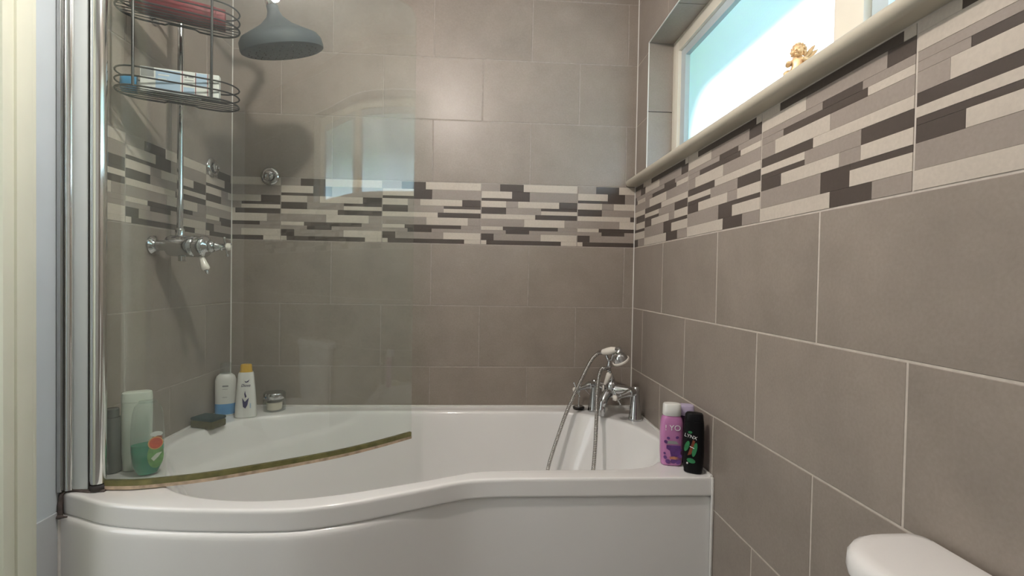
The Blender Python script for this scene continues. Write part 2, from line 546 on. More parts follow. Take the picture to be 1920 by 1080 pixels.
WY0, WY1, WZ0, WZ1 = -0.130, -1.80, Z0 + 0.262, Z0 + 0.818      # window opening in the right wall
g = Geo()
xa, xb = W + GR, W + 0.30
g.box(xa, xb, YB, GR, 0, WZ0)
g.box(xa, xb, YB, GR, WZ1, CEIL)
g.box(xa, xb, WY0, GR, WZ0, WZ1)
g.box(xa, xb, YB, WY1, WZ0, WZ1)
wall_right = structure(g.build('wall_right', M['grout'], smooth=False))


# tiles -------------------------------------------------------------
# wall frames: (origin, u axis, v axis, normal)
FR = {
    'back': (Vector((0, 0, 0)), Vector((1, 0, 0)), Vector((0, 0, 1)), Vector((0, -1, 0))),
    'left': (Vector((0, 0, 0)), Vector((0, 1, 0)), Vector((0, 0, 1)), Vector((1, 0, 0))),
    'right': (Vector((W, 0, 0)), Vector((0, -1, 0)), Vector((0, 0, 1)), Vector((-1, 0, 0))),
}
slab_cache = {}


def slab(key, w, h, mat, top=0.0, bev=0.0011, th=TH, name='tile'):
    """Bevelled slab centred on u,v, face at height top; local axes follow the wall frame given by key."""
    k = (key, round(w, 4), round(h, 4), mat.name, round(top, 5), round(bev, 5))
    if k in slab_cache:
        return slab_cache[k]
    _, U, V, N = FR[key]
    a, b = w / 2, h / 2
    vs = []
    for (x, y, n) in ((a, b, top - th), (a, b, top - bev * 0.8), (a - bev, b - bev, top)):
        for sx, sy in ((-1, -1), (1, -1), (1, 1), (-1, 1)):
            vs.append(U * (sx * x) + V * (sy * y) + N * n)
    fs = [(0, 3, 2, 1)]
    for j in (0, 4):
        for i in range(4):
            l = (i + 1) % 4
            fs.append((j + i, j + l, j + 4 + l, j + 4 + i))
    fs.append((8, 9, 10, 11))
    me = bpy.data.meshes.new(name)
    me.from_pydata([tuple(v) for v in vs], [], fs)
    me.materials.append(mat)
    slab_cache[k] = me
    return me


PAT = []      # the mosaic design of one border tile: u0,u1,v0,v1 (v from the top), tone
for row in """
0 .19 0 .12 T;.19 .435 0 .12 D;.435 1 0 .12 L
0 .315 .12 .235 L;.315 .5 .12 .28 D;.5 1 .12 .28 T;0 .315 .235 .28 D
0 .255 .28 .385 L;.255 .38 .28 .385 T;.38 .81 .28 .385 L;.81 1 .28 .385 D
0 .255 .385 .495 D;.255 .62 .385 .495 T;.62 1 .385 .43 D;.62 1 .43 .495 L
0 .56 .495 .575 L;.56 1 .495 .575 D
0 .445 .575 .70 T;.445 .87 .575 .70 L;.87 1 .575 .70 T
0 .225 .70 .76 L;.225 .80 .70 .76 D;.8 1 .70 .76 T
0 .255 .76 .82 T;.255 .5 .76 .82 D;.5 1 .76 .82 T
0 .13 .82 .93 D;.13 .62 .82 .93 T;.62 1 .82 .93 L
0 .055 .93 1 L;.055 .835 .93 1 D;.835 1 .93 1 L
""".strip().split('\n'):
    for q in row.split(';'):
        t = q.split()
        PAT.append(tuple(float(x) for x in t[:4]) + (t[4],))
TONE = {'L': ('light', 0.0006), 'T': ('taupe', 0.0003), 'D': ('dark', 0.0)}
PATR = [(1 - b, 1 - a, 1 - d, 1 - c, t) for a, b, c, d, t in PAT]   # same tile laid upside down

G2 = 0.0018        # half joint


def place(wall, key, u0, u1, v0, v1, mat, name='tile', parent=None, top=0.0, th=TH, bev=0.0011):
    O, U, V, N = FR[key]
    me = slab(key, u1 - u0, v1 - v0, mat, top, bev, th, name)
    loc = O + U * ((u0 + u1) / 2) + V * ((v0 + v1) / 2)
    return link(name, me, parent or wall, loc - (parent.location if parent else Vector((0, 0, 0))))


def tile_wall(wall, key, umin, umax, uoff, pat, border_to, hole=None):
    O, U, V, N = FR[key]
    k0 = -5
    for k in range(k0, 6):
        v0, v1 = Z0 + k * R + G2, Z0 + (k + 1) * R - G2
        v0, v1 = max(v0, 0.004), min(v1, CEIL - 0.002)
        if v1 - v0 < 0.01:
            continue
        off = uoff + (0 if k % 2 == 0 else P / 2)
        n = math.floor((umin - off) / P)
        while off + n * P < umax:
            a, b = off + n * P + G2, off + (n + 1) * P - G2
            a0, b0 = a, b
            n += 1
            a, b = max(a, umin + G2), min(b, umax - G2)
            if b - a < 0.006:
                continue
            if hole and b > hole[0] and a < hole[1] and v1 > hole[2] and v0 < hole[3]:
                rects = []
                if a < hole[0]:
                    rects.append((a, hole[0], v0, v1))
                if b > hole[1]:
                    rects.append((hole[1], b, v0, v1))
                m0, m1 = max(a, hole[0]), min(b, hole[1])
                if v1 > hole[3]:
                    rects.append((m0, m1, hole[3], v1))
                if v0 < hole[2]:
                    rects.append((m0, m1, v0, hole[2]))
                if not rects:
                    continue
                gg = Geo()
                for (p, q, s, t) in rects:
                    vv = []
                    for d in (-TH, 0):
                        for (uu, zz) in ((p, s), (q, s), (q, t), (p, t)):
                            vv.append(O + U * uu + V * zz + N * d)
                    gg.add(vv, [(0, 1, 2, 3), (4, 5, 6, 7), (0, 1, 5, 4), (1, 2, 6, 5), (2, 3, 7, 6), (3, 0, 4, 7)])
                gg.build('tile', M['tile'], wall, smooth=False)
                continue
            if k == 0 and a < border_to:
                t = place(wall, key, a, b, v0, v1, M['taupe'], 'border_tile', top=-0.0008)
                w, h = b0 - a0, v1 - v0
                for (p, q, c, d, tone) in pat:
                    x0, x1 = max(a, a0 + p * w), min(b, a0 + q * w)
                    if x1 - x0 < 0.002:
                        continue
                    z1, z0 = v1 - c * h, v1 - d * h
                    mt, tp = TONE[tone]
                    place(wall, key, x0 + 0.0001, x1 - 0.0001, z0 + 0.0001, z1 - 0.0001, M[mt], 'strip', parent=t, top=tp, th=0.004, bev=0.0004)
            elif k == 0:
                place(wall, key, a, b, v0, v1, M['taupe'])
            else:
                place(wall, key, a, b, v0, v1, M['tile'])


tile_wall(wall_back, 'back', 0.0, W, X0, PAT, 9)
tile_wall(wall_left, 'left', -0.8135, 0.0, -YL - 5 * P, PAT, 9)
tile_wall(wall_right, 'right', 0.0, -YB, YR, PATR, 2.2, hole=(-WY0, -WY1, WZ0, WZ1))

# light corner joints and the white edge trim where the tiles stop
FX = W + 0.100       # window frame plane
structure(Geo().box(W - 0.003, W, -0.003, 0, 0, CEIL).build('trim_2', M['white_grout'], smooth=False))
structure(Geo().box(0, 0.003, -0.003, 0, 0, CEIL).build('trim_3', M['white_grout'], smooth=False))

# tiled reveal of the window
g = Geo()
ZJ = Z0 + 2 * R + 0.02
for (z0, z1) in ((WZ0 + 0.03, ZJ - G2), (ZJ + G2, WZ1)):
    gg = Geo(); gg.box(W + 0.001, FX + 0.006, WY0 - 0.008, WY0, z0, z1, 0.0008)
    gg.build('reveal_tile', M['tile'], wall_right, smooth=False)
yy = WY0 - 0.008
for (y0, y1) in ((-0.42, yy), (-0.83, -0.423), (-1.24, -0.833), (-1.65, -1.243), (WY1, -1.653)):
    gg = Geo(); gg.box(W + 0.001, FX + 0.006, y0, y1, WZ1 - 0.008, WZ1, 0.0008)
    gg.build('reveal_tile', M['tile'], wall_right, smooth=False)
gg = Geo()
gg.box(W - 0.002, W + 0.0015, WY0 - 0.0085, WY0 - 0.0055, WZ0 + 0.03, WZ1 - 0.005)
gg.box(W - 0.002, W + 0.0015, WY1, WY0 - 0.0055, WZ1 - 0.0085, WZ1 - 0.0055)
gg.build('edge_trim', M['white_grout'], wall_right, smooth=False)

# ------------------------------------------------------------------ window
window = bpy.data.objects.new('window_1', None)
COL.objects.link(window)
window.location = (FX, WY0, WZ0)
structure(window)


def wb(g):
    g.v = [(v[0] - FX, v[1] - WY0, v[2] - WZ0) for v in g.v]
    return g


SZ = WZ0 + 0.028     # sill top
fy0, fy1 = WY0 - 0.008, WY1
MU0, MU1 = -1.048, -1.133
g = Geo()
g.box(FX, FX + 0.07, fy0 - 0.050, fy0 + 0.006, SZ, WZ1, 0.004)
g.box(FX, FX + 0.07, fy1 - 0.006, fy1 + 0.050, SZ, WZ1, 0.004)
g.box(FX + 0.0004, FX + 0.0696, fy1 + 0.046, fy0 - 0.046, WZ1 - 0.058, WZ1, 0.004)
g.box(FX + 0.0004, FX + 0.0696, fy1 + 0.046, fy0 - 0.046, SZ - 0.01, SZ + 0.018, 0.004)
wb(g).build('outer_frame', M['upvc'], window)
g = Geo(); g.box(FX - 0.004, FX + 0.07, MU1, MU0, SZ, WZ1 - 0.03, 0.006)
wb(g).build('mullion', M['upvc'], window)
for (ya, yb_) in ((MU0, fy0 - 0.048), (fy1 + 0.048, MU1)):
    z0, z1 = SZ + 0.014, WZ1 - 0.056
    g = Geo(); d = 0.042
    g.box(FX + 0.012, FX + 0.05, yb_ - d, yb_, z0, z1, 0.004)
    g.box(FX + 0.012, FX + 0.05, ya, ya + d * 0.5, z0, z1, 0.004)
    g.box(FX + 0.0125, FX + 0.0495, ya + d * 0.5 - 0.003, yb_ - d + 0.003, z1 - d * 0.8, z1, 0.003)
    g.box(FX + 0.0125, FX + 0.0495, ya + d * 0.5 - 0.003, yb_ - d + 0.003, z0, z0 + 0.012, 0.003)
    wb(g).build('glazing_bead', M['bead'], window)
    a, b, c, e = ya + 0.004, yb_ - 0.004, z0 + 0.004, z1 - 0.004
    x0, x1 = FX + 0.030, FX + 0.036
    vs = [(x, y, z) for x in (x0, x1) for y in (a, b) for z in (c, e)]
    vs = [(v[0] - FX, v[1] - WY0, v[2] - WZ0) for v in vs]
    fs = [(0, 1, 3, 2), (4, 6, 7, 5), (0, 4, 5, 1), (2, 3, 7, 6), (0, 2, 6, 4), (1, 5, 7, 3)]
    mk('frosted_pane', vs, fs, None, window, mats=[M['frost'], M['panecl']], midx=[0, 1, 1, 1, 1, 1])

# window sill board with a rounded nose
prof = [(W + 0.118, WZ0 - 0.002), (W + 0.118, SZ)]
nose = W - 0.030
rr = (SZ - WZ0 + 0.002) / 2
for k in range(0, 11):
    a = math.pi / 2 + math.pi * k / 10
    prof.append((nose + rr * math.cos(a), (SZ + WZ0 - 0.002) / 2 + rr * math.sin(a)))
g = Geo()
n = len(prof)
ys = [-0.004, -0.008, WY1 - 0.06, WY1 - 0.064]
for i, y in enumerate(ys):
    q = 0.94 if i in (0, 3) else 1.0
    cx = (nose + W + 0.118) / 2
    cz = (SZ + WZ0) / 2
    g.v += [(cx + (x - cx) * (0.995 if q < 1 else 1), y, cz + (z - cz) * q) for x, z in prof]
for i in range(3):
    for k in range(n):
        l = (k + 1) % n
        g.f.append((i * n + k, i * n + l, (i + 1) * n + l, (i + 1) * n + k))
g.f.append(tuple(range(n))); g.f.append(tuple(3 * n + k for k in range(n)))
sill = g.build('window_sill', M['sill'])
sill['kind'] = 'structure'

structure(Geo().box(FX + 0.071, W + 0.36, WY1 - 0.05, WY0 + 0.05, WZ0 - 0.03, WZ0 + 0.006, 0.002).build('bounce_cover', M['paving'], smooth=False))  # added unseen dark cover, cuts sun bouncing up onto the pane
# outside: added slab and pier that shade the pane, then ground and hedge
structure(Geo().box(W + 0.30, W + 0.55, YB, 0.6, WZ1 - 0.0, WZ1 + 0.10).build('shade_slab', M['shade_block'], smooth=False))  # added unseen overhang, keeps the sun off the upper pane
structure(Geo().box(W + 0.30, W + 0.85, WY0, 0.6, 0, WZ1).build('shade_pier', M['shade_block'], smooth=False))  # added unseen pier, deepened to shade the pane's far end
structure(Geo().box(W + 0.32, W + 9, -8, 6, -0.14, -0.02).build('ground', M['paving'], smooth=False))
g = Geo()
for i in range(420):
    x, y, z = W + 2.4 + random.uniform(-0.35, 0.5), random.uniform(-6, -1.35), random.uniform(0, 2.35)
    r = random.uniform(0.10, 0.2)
    g.sphere((x, y, z), r, 1, 1, 0.8, 6, 4)
hd = g.build('garden_hedge', M['leaf'])
hd['kind'] = 'stuff'
hd['label'] = 'green hedge outside beyond the frosted window'
hd['category'] = 'hedge'

# ------------------------------------------------------------------ door casing at the far left
g = Geo()
g.box(0, 0.014, -0.910, -0.893, 0, 2.09, 0.003)
g.box(0, 0.020, -0.947, -0.907, 0, 2.09, 0.005)
g.box(0, 0.014, -0.972, -0.944, 0, 2.09, 0.004)
g.box(0, 0.022, DOOR1 - 0.06, DOOR0 + 0.01, 2.02, 2.09, 0.005)
g.box(0, 0.022, DOOR1 - 0.07, DOOR1, 0, 2.09, 0.005)
door = structure(g.build('door_1', M['wood']))
g = Geo()
g.box(-0.15, 0.0, DOOR0 - 0.012, DOOR0 + 0.001, 0, 2.02, 0.002)
g.box(-0.15, 0.0, DOOR1 - 0.001, DOOR1 + 0.012, 0, 2.02, 0.002)
g.box(-0.15, 0.0, DOOR1, DOOR0, 2.008, 2.02, 0.002)
g.build('door_lining', M['wood'], door, smooth=False)
# the leaf stands open against the hall wall
g = Geo(); g.box(-0.93, -0.155, DOOR1 - 0.035, DOOR1 + 0.003, 0.005, 2.003, 0.002)
g.box(-0.83, -0.255, DOOR1 + 0.002, DOOR1 + 0.010, 0.2, 0.9, 0.006)
g.box(-0.83, -0.255, DOOR1 + 0.002, DOOR1 + 0.010, 1.05, 1.85, 0.006)
g.build('door_leaf', M['wood'], door)
# hall beyond
structure(Geo().box(-1.25, -1.15, -3.0, 0.1, 0, CEIL).build('wall_hall', M['wallp'], smooth=False))
structure(Geo().box(-1.25, -0.15, YB - 0.1, 0.12, -0.12, 0).build('floor', M['floor'], smooth=False))
structure(Geo().box(-1.25, -0.15, YB - 0.1, 0.12, CEIL, CEIL + 0.1).build('ceiling', M['ceil'], smooth=False))
structure(Geo().box(-1.15, -0.15, -2.95, -2.85, 0, CEIL).build('wall_hall_end', M['wallp'], smooth=False))
structure(Geo().box(-1.15, -0.15, 0.0, 0.1, 0, CEIL).build('wall_hall_far', M['wallp'], smooth=False))


# ------------------------------------------------------------------ bath
EPS = 0.003
front = [(EPS, -0.815), (0.060, -0.838), (0.157, -0.880), (0.293, -0.906), (0.417, -0.917), (0.520, -0.921), (0.610, -0.917),
         (0.699, -0.894), (0.769, -0.867), (0.892, -0.811), (0.972, -0.775), (1.029, -0.762), (1.10, -0.757), (1.174, -0.756),
         (1.30, -0.757), (1.469, -0.758), (W - EPS, -0.759)]
front = [(p.x, p.y) for p in spline([(x, y, 0) for x, y in front], 6)]
outer = front + [(W - EPS, -0.60), (W - EPS, -0.3), (W - EPS, -EPS), (1.2, -EPS), (0.8, -EPS), (0.4, -EPS), (EPS, -EPS), (EPS, -0.3), (EPS, -0.6)]
inner = [(0.062, -0.49), (0.058, -0.38), (0.085, -0.300), (0.137, -0.210), (0.209, -0.155), (0.315, -0.112), (0.471, -0.088), (0.811, -0.083),
         (1.20, -0.086), (1.36, -0.094), (1.45, -0.128), (1.525, -0.185), (1.585, -0.260), (1.618, -0.35), (1.634, -0.45), (1.615, -0.54), (1.575, -0.615),
         (1.52, -0.672), (1.44, -0.693), (1.33, -0.695), (1.181, -0.692), (1.029, -0.697), (0.969, -0.715), (0.885, -0.753), (0.756, -0.807),
         (0.682, -0.834), (0.587, -0.858), (0.489, -0.866), (0.41, -0.858), (0.323, -0.834), (0.245, -0.790), (0.200, -0.73), (0.155, -0.655), (0.100, -0.57)]
inner = [(p.x, p.y) for p in spline([(x, y, 0) for x, y in inner], 6, True)]
CB = Vector((0.80, -0.44))


def polar(poly, angs):
    res = []
    n = len(poly)
    for a in angs:
        d = Vector((math.cos(a), math.sin(a)))
        best = None
        for i in range(n):
            p = Vector(poly[i]) - CB
            q = Vector(poly[(i + 1) % n]) - CB
            e = q - p
            den = d.x * e.y - d.y * e.x
            if abs(den) < 1e-12:
                continue
            t = (p.x * e.y - p.y * e.x) / den
            s = (p.x * d.y - p.y * d.x) / den
            if t > 0 and -1e-9 <= s <= 1 + 1e-9 and (best is None or t < best):
                best = t
        res.append(best)
    return res


angs = [2 * math.pi * i / 260 for i in range(260)]
for c in ((EPS, -0.815), (W - EPS, -0.759), (W - EPS, -EPS), (EPS, -EPS)):
    angs.append(math.atan2(c[1] - CB.y, c[0] - CB.x) % (2 * math.pi))
angs = sorted(set(round(a, 6) for a in angs))
RO, RI = polar(outer, angs), polar(inner, angs)
NA = len(angs)
loops = []


def ring(fn):
    lp = []
    for a, ro, ri in zip(angs, RO, RI):
        r, z = fn(a, ro, ri)
        lp.append((CB.x + r * math.cos(a), CB.y + r * math.sin(a), z))
    loops.append(lp)


LIP = 0.052
ring(lambda a, ro, ri: (ro - 0.022, ZR - LIP))
ring(lambda a, ro, ri: (ro - 0.003, ZR - LIP))
ring(lambda a, ro, ri: (ro, ZR - LIP + 0.003))
ring(lambda a, ro, ri: (ro, ZR - LIP + 0.006))
ring(lambda a, ro, ri: (ro, ZR - 0.011))
ring(lambda a, ro, ri: (ro, ZR - 0.0075))
ring(lambda a, ro, ri: (ro - 0.001, ZR - 0.0035))
ring(lambda a, ro, ri: (ro - 0.0033, ZR - 0.001))
ring(lambda a, ro, ri: (ro - 0.007, ZR))
ring(lambda a, ro, ri: (ro - 0.012, ZR))
ring(lambda a, ro, ri: (ri + 0.016, ZR))
ring(lambda a, ro, ri: (ri + 0.010, ZR - 0.0005))
ring(lambda a, ro, ri: (ri + 0.004, ZR - 0.003))
ring(lambda a, ro, ri: (ri, ZR - 0.009))
ring(lambda a, ro, ri: (ri - 0.003, ZR - 0.02))


def inset(a, t):
    c = abs(math.cos(a)) ** 3
    base = 0.035 + 0.13 * c
    return base * t


DEP = 0.40
for t in (0.12, 0.25, 0.4, 0.55, 0.7, 0.82):
    ring(lambda a, ro, ri, t=t: (ri - 0.004 - inset(a, t), ZR - 0.02 - (DEP - 0.02) * t))
for k in range(1, 7):
    b = k / 6 * math.pi / 2
    ring(lambda a, ro, ri, b=b: (ri - 0.004 - inset(a, 0.82) - 0.09 * math.sin(b) * 0 - 0.075 * (1 - math.cos(b)), ZR - 0.02 - (DEP - 0.02) * 0.82 - 0.068 * math.sin(b)))
ring(lambda a, ro, ri: (0.3 * ri, ZR - DEP - 0.005))
ring(lambda a, ro, ri: (0.02, ZR - DEP - 0.008))
vs, fs = [], []
for lp in loops:
    vs += lp
for j in range(len(loops) - 1):
    for i in range(NA):
        k = (i + 1) % NA
        fs.append((j * NA + i, j * NA + k, (j + 1) * NA + k, (j + 1) * NA + i))
fs.append(tuple((len(loops) - 1) * NA + i for i in range(NA)))
bath = thing('bathtub', 'white P-shaped acrylic bathtub with a curved front along the tiled wall', 'bathtub', (0.80, -0.44, 0))
BL = Vector((0.80, -0.44, 0))


def rel(vs_, L):
    return [(v[0] - L.x, v[1] - L.y, v[2] - L.z) for v in vs_]


mk('tub_shell', rel(vs, BL), fs, M['acrylic'], bath, smooth=True, sharp=75)
# front panel following the curve, with a rounded bead along its top
fr = spline([(x, y, 0) for x, y in front[::3]] + ([(front[-1][0], front[-1][1], 0)] if (len(front) - 1) % 3 else []), 3)
pts = [(p.x, p.y) for p in fr]
prof = [(0.030, 0.0), (0.0, 0.0), (0.0, ZR - LIP - 0.030), (0.0, ZR - LIP - 0.018), (0.0008, ZR - LIP - 0.011), (0.003, ZR - LIP - 0.0055), (0.0065, ZR - LIP - 0.0025), (0.011, ZR - LIP - 0.0012), (0.030, ZR - LIP - 0.0012)]
vs, fs = [], []
for i, p in enumerate(pts):
    a = Vector(pts[max(0, i - 1)]); b = Vector(pts[min(len(pts) - 1, i + 1)])
    t = (b - a).normalized()
    nrm = Vector((-t.y, t.x))      # towards the back wall
    # proud of the lip round the bulge, set back along the straight
    u = min(1, max(0, (p[0] - 0.62) / 0.36)); off = -0.006 + 0.014 * u * u * (3 - 2 * u)
    for d, z in prof:
        q = Vector(p) + nrm * (d + (off if d < 0.029 else 0))
        vs.append((min(max(q.x, 0.002), W - 0.002), q.y, z))
m = len(prof)
for i in range(len(pts) - 1):
    for k in range(m - 1):
        fs.append((i * m + k, i * m + k + 1, (i + 1) * m + k + 1, (i + 1) * m + k))
mk('front_panel', rel(vs, BL), fs, M['acrylic'], bath, smooth=True)
# sealant along the walls
g = Geo()
g.box(0.003, W - 0.003, -0.010, -0.001, ZR - 0.004, ZR + 0.006, 0.002)
g.box(W - 0.009, W - 0.001, -0.757, -0.004, ZR - 0.004, ZR + 0.005, 0.002)
g.box(0.001, 0.009, -0.80, -0.004, ZR - 0.004, ZR + 0.005, 0.002)
g.box(W - 0.006, W - 0.0005, -0.764, -0.754, 0, ZR, 0.002)
g.v = rel(g.v, BL)
g.build('sealant', M['sealant'], bath)
g = Geo()
g.tube([(0.0075, -0.824, ZR - LIP - 0.006), (0.006, -0.822, ZR - 0.03), (0.0062, -0.818, ZR - 0.004), (0.016, -0.812, ZR + 0.004)], [0.006, 0.0055, 0.005, 0.005], 8)
g.tube([(0.014, -0.813, ZR + 0.003), (0.04, -0.812, ZR + 0.003), (0.07, -0.817, ZR + 0.002), (0.104, -0.813, ZR + 0.002)], 0.0042, 8)
g.tube([(0.006, -0.828, ZR - LIP - 0.003), (0.03, -0.832, ZR - LIP - 0.001)], [0.005, 0.002], 8)
g.v = rel(g.v, BL)
o = g.build('sealant', M['mould'], bath); o['label'] = 'blackened mouldy sealant'
g = Geo()
g.tube([(0.005, -0.823, 0.0), (0.005, -0.823, ZR - LIP - 0.01)], 0.004, 8)
g.v = rel(g.v, BL)
g.build('sealant', M['sealant'], bath)

# ------------------------------------------------------------------ curved shower screen
SL = Vector((0.085, -0.803, ZR))
scr = thing('shower_screen', 'curved clear glass shower screen on chrome hinge posts over the bathtub', 'shower screen', SL)
path = [(0.098, -0.803), (0.165, -0.803), (0.226, -0.790), (0.313, -0.762), (0.416, -0.711), (0.514, -0.656), (0.616, -0.590), (0.706, -0.513), (0.795, -0.424)]
path = [(p.x, p.y) for p in spline([(x, y, 0) for x, y in path], 8)]
ZT = Z0 + 0.742


def sweep_sheet(path, half, zb, zt_fn, closed_ends=True):
    vs, fs = [], []
    n = len(path)
    for i, p in enumerate(path):
        a = Vector(path[max(0, i - 1)]); b = Vector(path[min(n - 1, i + 1)])
        t = (b - a).normalized(); nr = Vector((-t.y, t.x))
        for s, z in ((-1, zb), (1, zb), (1, zt_fn(i)), (-1, zt_fn(i))):
            q = Vector(p) + nr * half * s
            vs.append((q.x, q.y, z))
    for i in range(n - 1):
        for k in range(4):
            l = (k + 1) % 4
            fs.append((i * 4 + k, i * 4 + l, i * 4 + 4 + l, i * 4 + 4 + k))
    fs.append((0, 1, 2, 3)); fs.append(tuple((n - 1) * 4 + k for k in range(4)))
    return vs, fs


def top_z(i):
    # the free corner is slightly rounded
    d = (Vector(path[-1]) - Vector(path[i])).length
    r = 0.03
    return ZT if d > r else ZT - r + math.sqrt(max(0, r * r - (r - d) ** 2))


vs, fs = sweep_sheet(path, 0.003, ZR + 0.022, top_z)
mk('glass_panel', rel(vs, SL), fs, M['screen'], scr, smooth=True)
vs, fs = sweep_sheet(path, 0.0048, ZR + 0.011, lambda i: ZR + 0.025)
mk('bottom_seal', rel(vs, SL), fs, M['seal'], scr, smooth=True)
vs, fs = sweep_sheet(path, 0.0062, ZR + 0.003, lambda i: ZR + 0.0113)
o = mk('seal_lip', rel(vs, SL), fs, M['seal_edge'], scr, smooth=True)
g = Geo(); g.box(0.002, 0.012, -0.828, -0.795, ZR + 0.004, ZT + 0.03, 0.002); g.v = rel(g.v, SL)
g.build('wall_channel', M['steel'], scr)
g = Geo(); g.tube([(0.021, -0.813, ZR + 0.006), (0.021, -0.813, ZT + 0.03)], 0.0095, 20); g.v = rel(g.v, SL)
g.build('wall_post', M['post'], scr)
g = Geo(); g.box(0.029, 0.064, -0.814, -0.800, ZR + 0.006, ZT + 0.03, 0.002); g.v = rel(g.v, SL)
g.build('infill_strip', M['alu'], scr)
g = Geo(); g.box(0.062, 0.068, -0.812, -0.80, ZR + 0.006, ZT + 0.03, 0.001); g.v = rel(g.v, SL)
g.build('gasket', M['rubber'], scr)
g = Geo(); g.lathe([(0.010, 0), (0.0155, 0.004), (0.0165, 0.012), (0.0165, ZT - ZR + 0.01)], 24, (0.083, -0.806, ZR + 0.016)); g.v = rel(g.v, SL)
g.build('hinge_tube', M['post'], scr)
g = Geo(); g.lathe([(0.016, 0), (0.0175, 0.003), (0.017, 0.012), (0.013, 0.016)], 24, (0.083, -0.806, ZR + 0.001)); g.v = rel(g.v, SL)
g.build('hinge_foot', M['rubber'], scr)

# ------------------------------------------------------------------ exposed shower on the left wall
VL = Vector((0, -0.482, Z0 - 0.057))
sh = thing('shower', 'chrome exposed shower valve with riser pipe and round rain head on left wall', 'shower', VL)
g = Geo()
g.lathe([(0.030, 0.001), (0.030, 0.006), (0.020, 0.012), (0.016, 0.02), (0.016, 0.045), (0.022, 0.048), (0.030, 0.052), (0.033, 0.06), (0.034, 0.10), (0.034, 0.128), (0.031, 0.132), (0.034, 0.136), (0.034, 0.160), (0.030, 0.165), (0.022, 0.168), (0.018, 0.172), (0.020, 0.178), (0.018, 0.184), (0.013, 0.188), (0.015, 0.194), (0.012, 0.2), (0.010, 0.205), (0.010, 0.222), (0, 0.223)], 28, (0, 0, 0), (1, 0, 0))
g.build('valve_body', M['chrome'], sh)
g = Geo()
g.lathe([(0.011, 0), (0.011, 0.02), (0.008, 0.022), (0.0, 0.023)], 16, (0.09, 0, -0.048), (0, 0, 1))
g.build('blanking_cap', M['chrome'], sh)
for k in range(4):
    a = k * math.pi / 2 + 0.35
    d = Vector((0, math.cos(a), math.sin(a)))
    g = Geo()
    g.tube([Vector((0.222, 0, 0)) + d * 0.006, Vector((0.222, 0, 0)) + d * 0.026], [0.004, 0.003], 10)
    g.sphere(Vector((0.222, 0, 0)) + d * 0.028, 0.0045, seg=10, rings=6)
    g.build('handle_arm', M['chrome'], sh)
g = Geo(); g.lathe([(0.010, 0), (0.012, 0.003), (0.011, 0.009), (0.005, 0.012), (0, 0.0125)], 18, (0.224, 0, 0), (1, 0, 0))
g.build('handle_button', M['porcelain'], sh)
lv = Geo(); ax = Vector((0.36, -0.05, -0.93))
lv.lathe([(0.006, 0), (0.0075, 0.006), (0.012, 0.036), (0.0125, 0.042), (0.009, 0.047), (0.0, 0.048)], 18, (0.150, -0.005, -0.030), ax)
lv.build('lever', M['porcelain'], sh)
lv = Geo(); lv.lathe([(0.008, 0.045), (0.005, 0.05), (0.0055, 0.056), (0.0, 0.061)], 14, (0.150, -0.005, -0.030), ax)
lv.build('lever_finial', M['chrome'], sh)
RX = 0.083
ZA = 0.86            # arm height above the valve
g = Geo()
g.lathe([(0.013, 0.028), (0.013, 0.05), (0.011, 0.054), (0.0085, 0.056), (0.0085, 0.07)], 20, (RX, 0, 0), (0, 0, 1))
pp = [(RX, 0, 0.06), (RX, 0, 0.4), (RX, 0, ZA - 0.06)] + [(RX + 0.06 - 0.06 * math.cos(t), 0, ZA - 0.06 + 0.06 * math.sin(t)) for t in (0.4, 0.8, 1.2, 1.57)]
HX = 0.393
pp += [(0.25, 0, ZA), (HX - 0.04, 0, ZA)] + [(HX - 0.04 + 0.04 * math.sin(t), 0, ZA - 0.04 + 0.04 * math.cos(t)) for t in (0.4, 0.8, 1.2, 1.57)]
pp += [(HX, 0, ZA - 0.05)]
g.tube(pp, 0.0085, 16)
g.build('riser_pipe', M['chrome'], sh)
g = Geo()
g.tube([(0.0, 0, 0.70), (RX, 0, 0.70)], 0.006, 12)
g.lathe([(0.02, 0.001), (0.02, 0.005), (0.008, 0.012)], 18, (0, 0, 0.70), (1, 0, 0))
g.build('riser_bracket', M['chrome'], sh)
HZ = Z0 + 0.556 - VL.z       # middle of the underside
HT = Vector((-0.17, -0.25, 0.95)).normalized()
HO = Vector((HX, 0, HZ))
HQ = Vector((0, 0, 1)).rotation_difference(HT)
g = Geo()
g.lathe([(0.0, 0.0), (0.114, 0.0), (0.121, 0.004), (0.1225, 0.012), (0.121, 0.030), (0.112, 0.044), (0.085, 0.058), (0.048, 0.078), (0.024, 0.100), (0.017, 0.118), (0.017, 0.132)], 40, HO, HT)
g.build('shower_head', M['gunmetal'], sh)
jt = HO + HT * 0.142
g = Geo()
g.sphere(jt, 0.0175, seg=18, rings=12)
g.tube([jt, (HX - 0.006, -0.004, ZA - 0.05), (HX, 0, ZA - 0.03)], 0.0095, 14)
g.build('swivel_joint', M['chrome'], sh)
g = Geo()
for rr_, cnt in ((0.03, 8), (0.055, 14), (0.08, 20), (0.100, 26)):
    for i in range(cnt):
        a = 2 * math.pi * i / cnt
        g.lathe([(0.0022, 0), (0.0016, 0.0022), (0.0, 0.0024)], 6, HO + HQ @ Vector((rr_ * math.cos(a), rr_ * math.sin(a), 0)), -HT)
o = g.build('nozzles', M['rubber'], sh); o['kind'] = 'stuff'

# ------------------------------------------------------------------ wire caddy hung from the riser
CD = Vector((0.166, -0.624, Z0 + 0.350))
ca = math.atan2(0.43, 0.90)
cad = thing('shower_caddy', 'black wire two-tier shower caddy hanging from the chrome riser pipe', 'shower caddy', CD, ca)
HLX, HLY = 0.146, 0.058


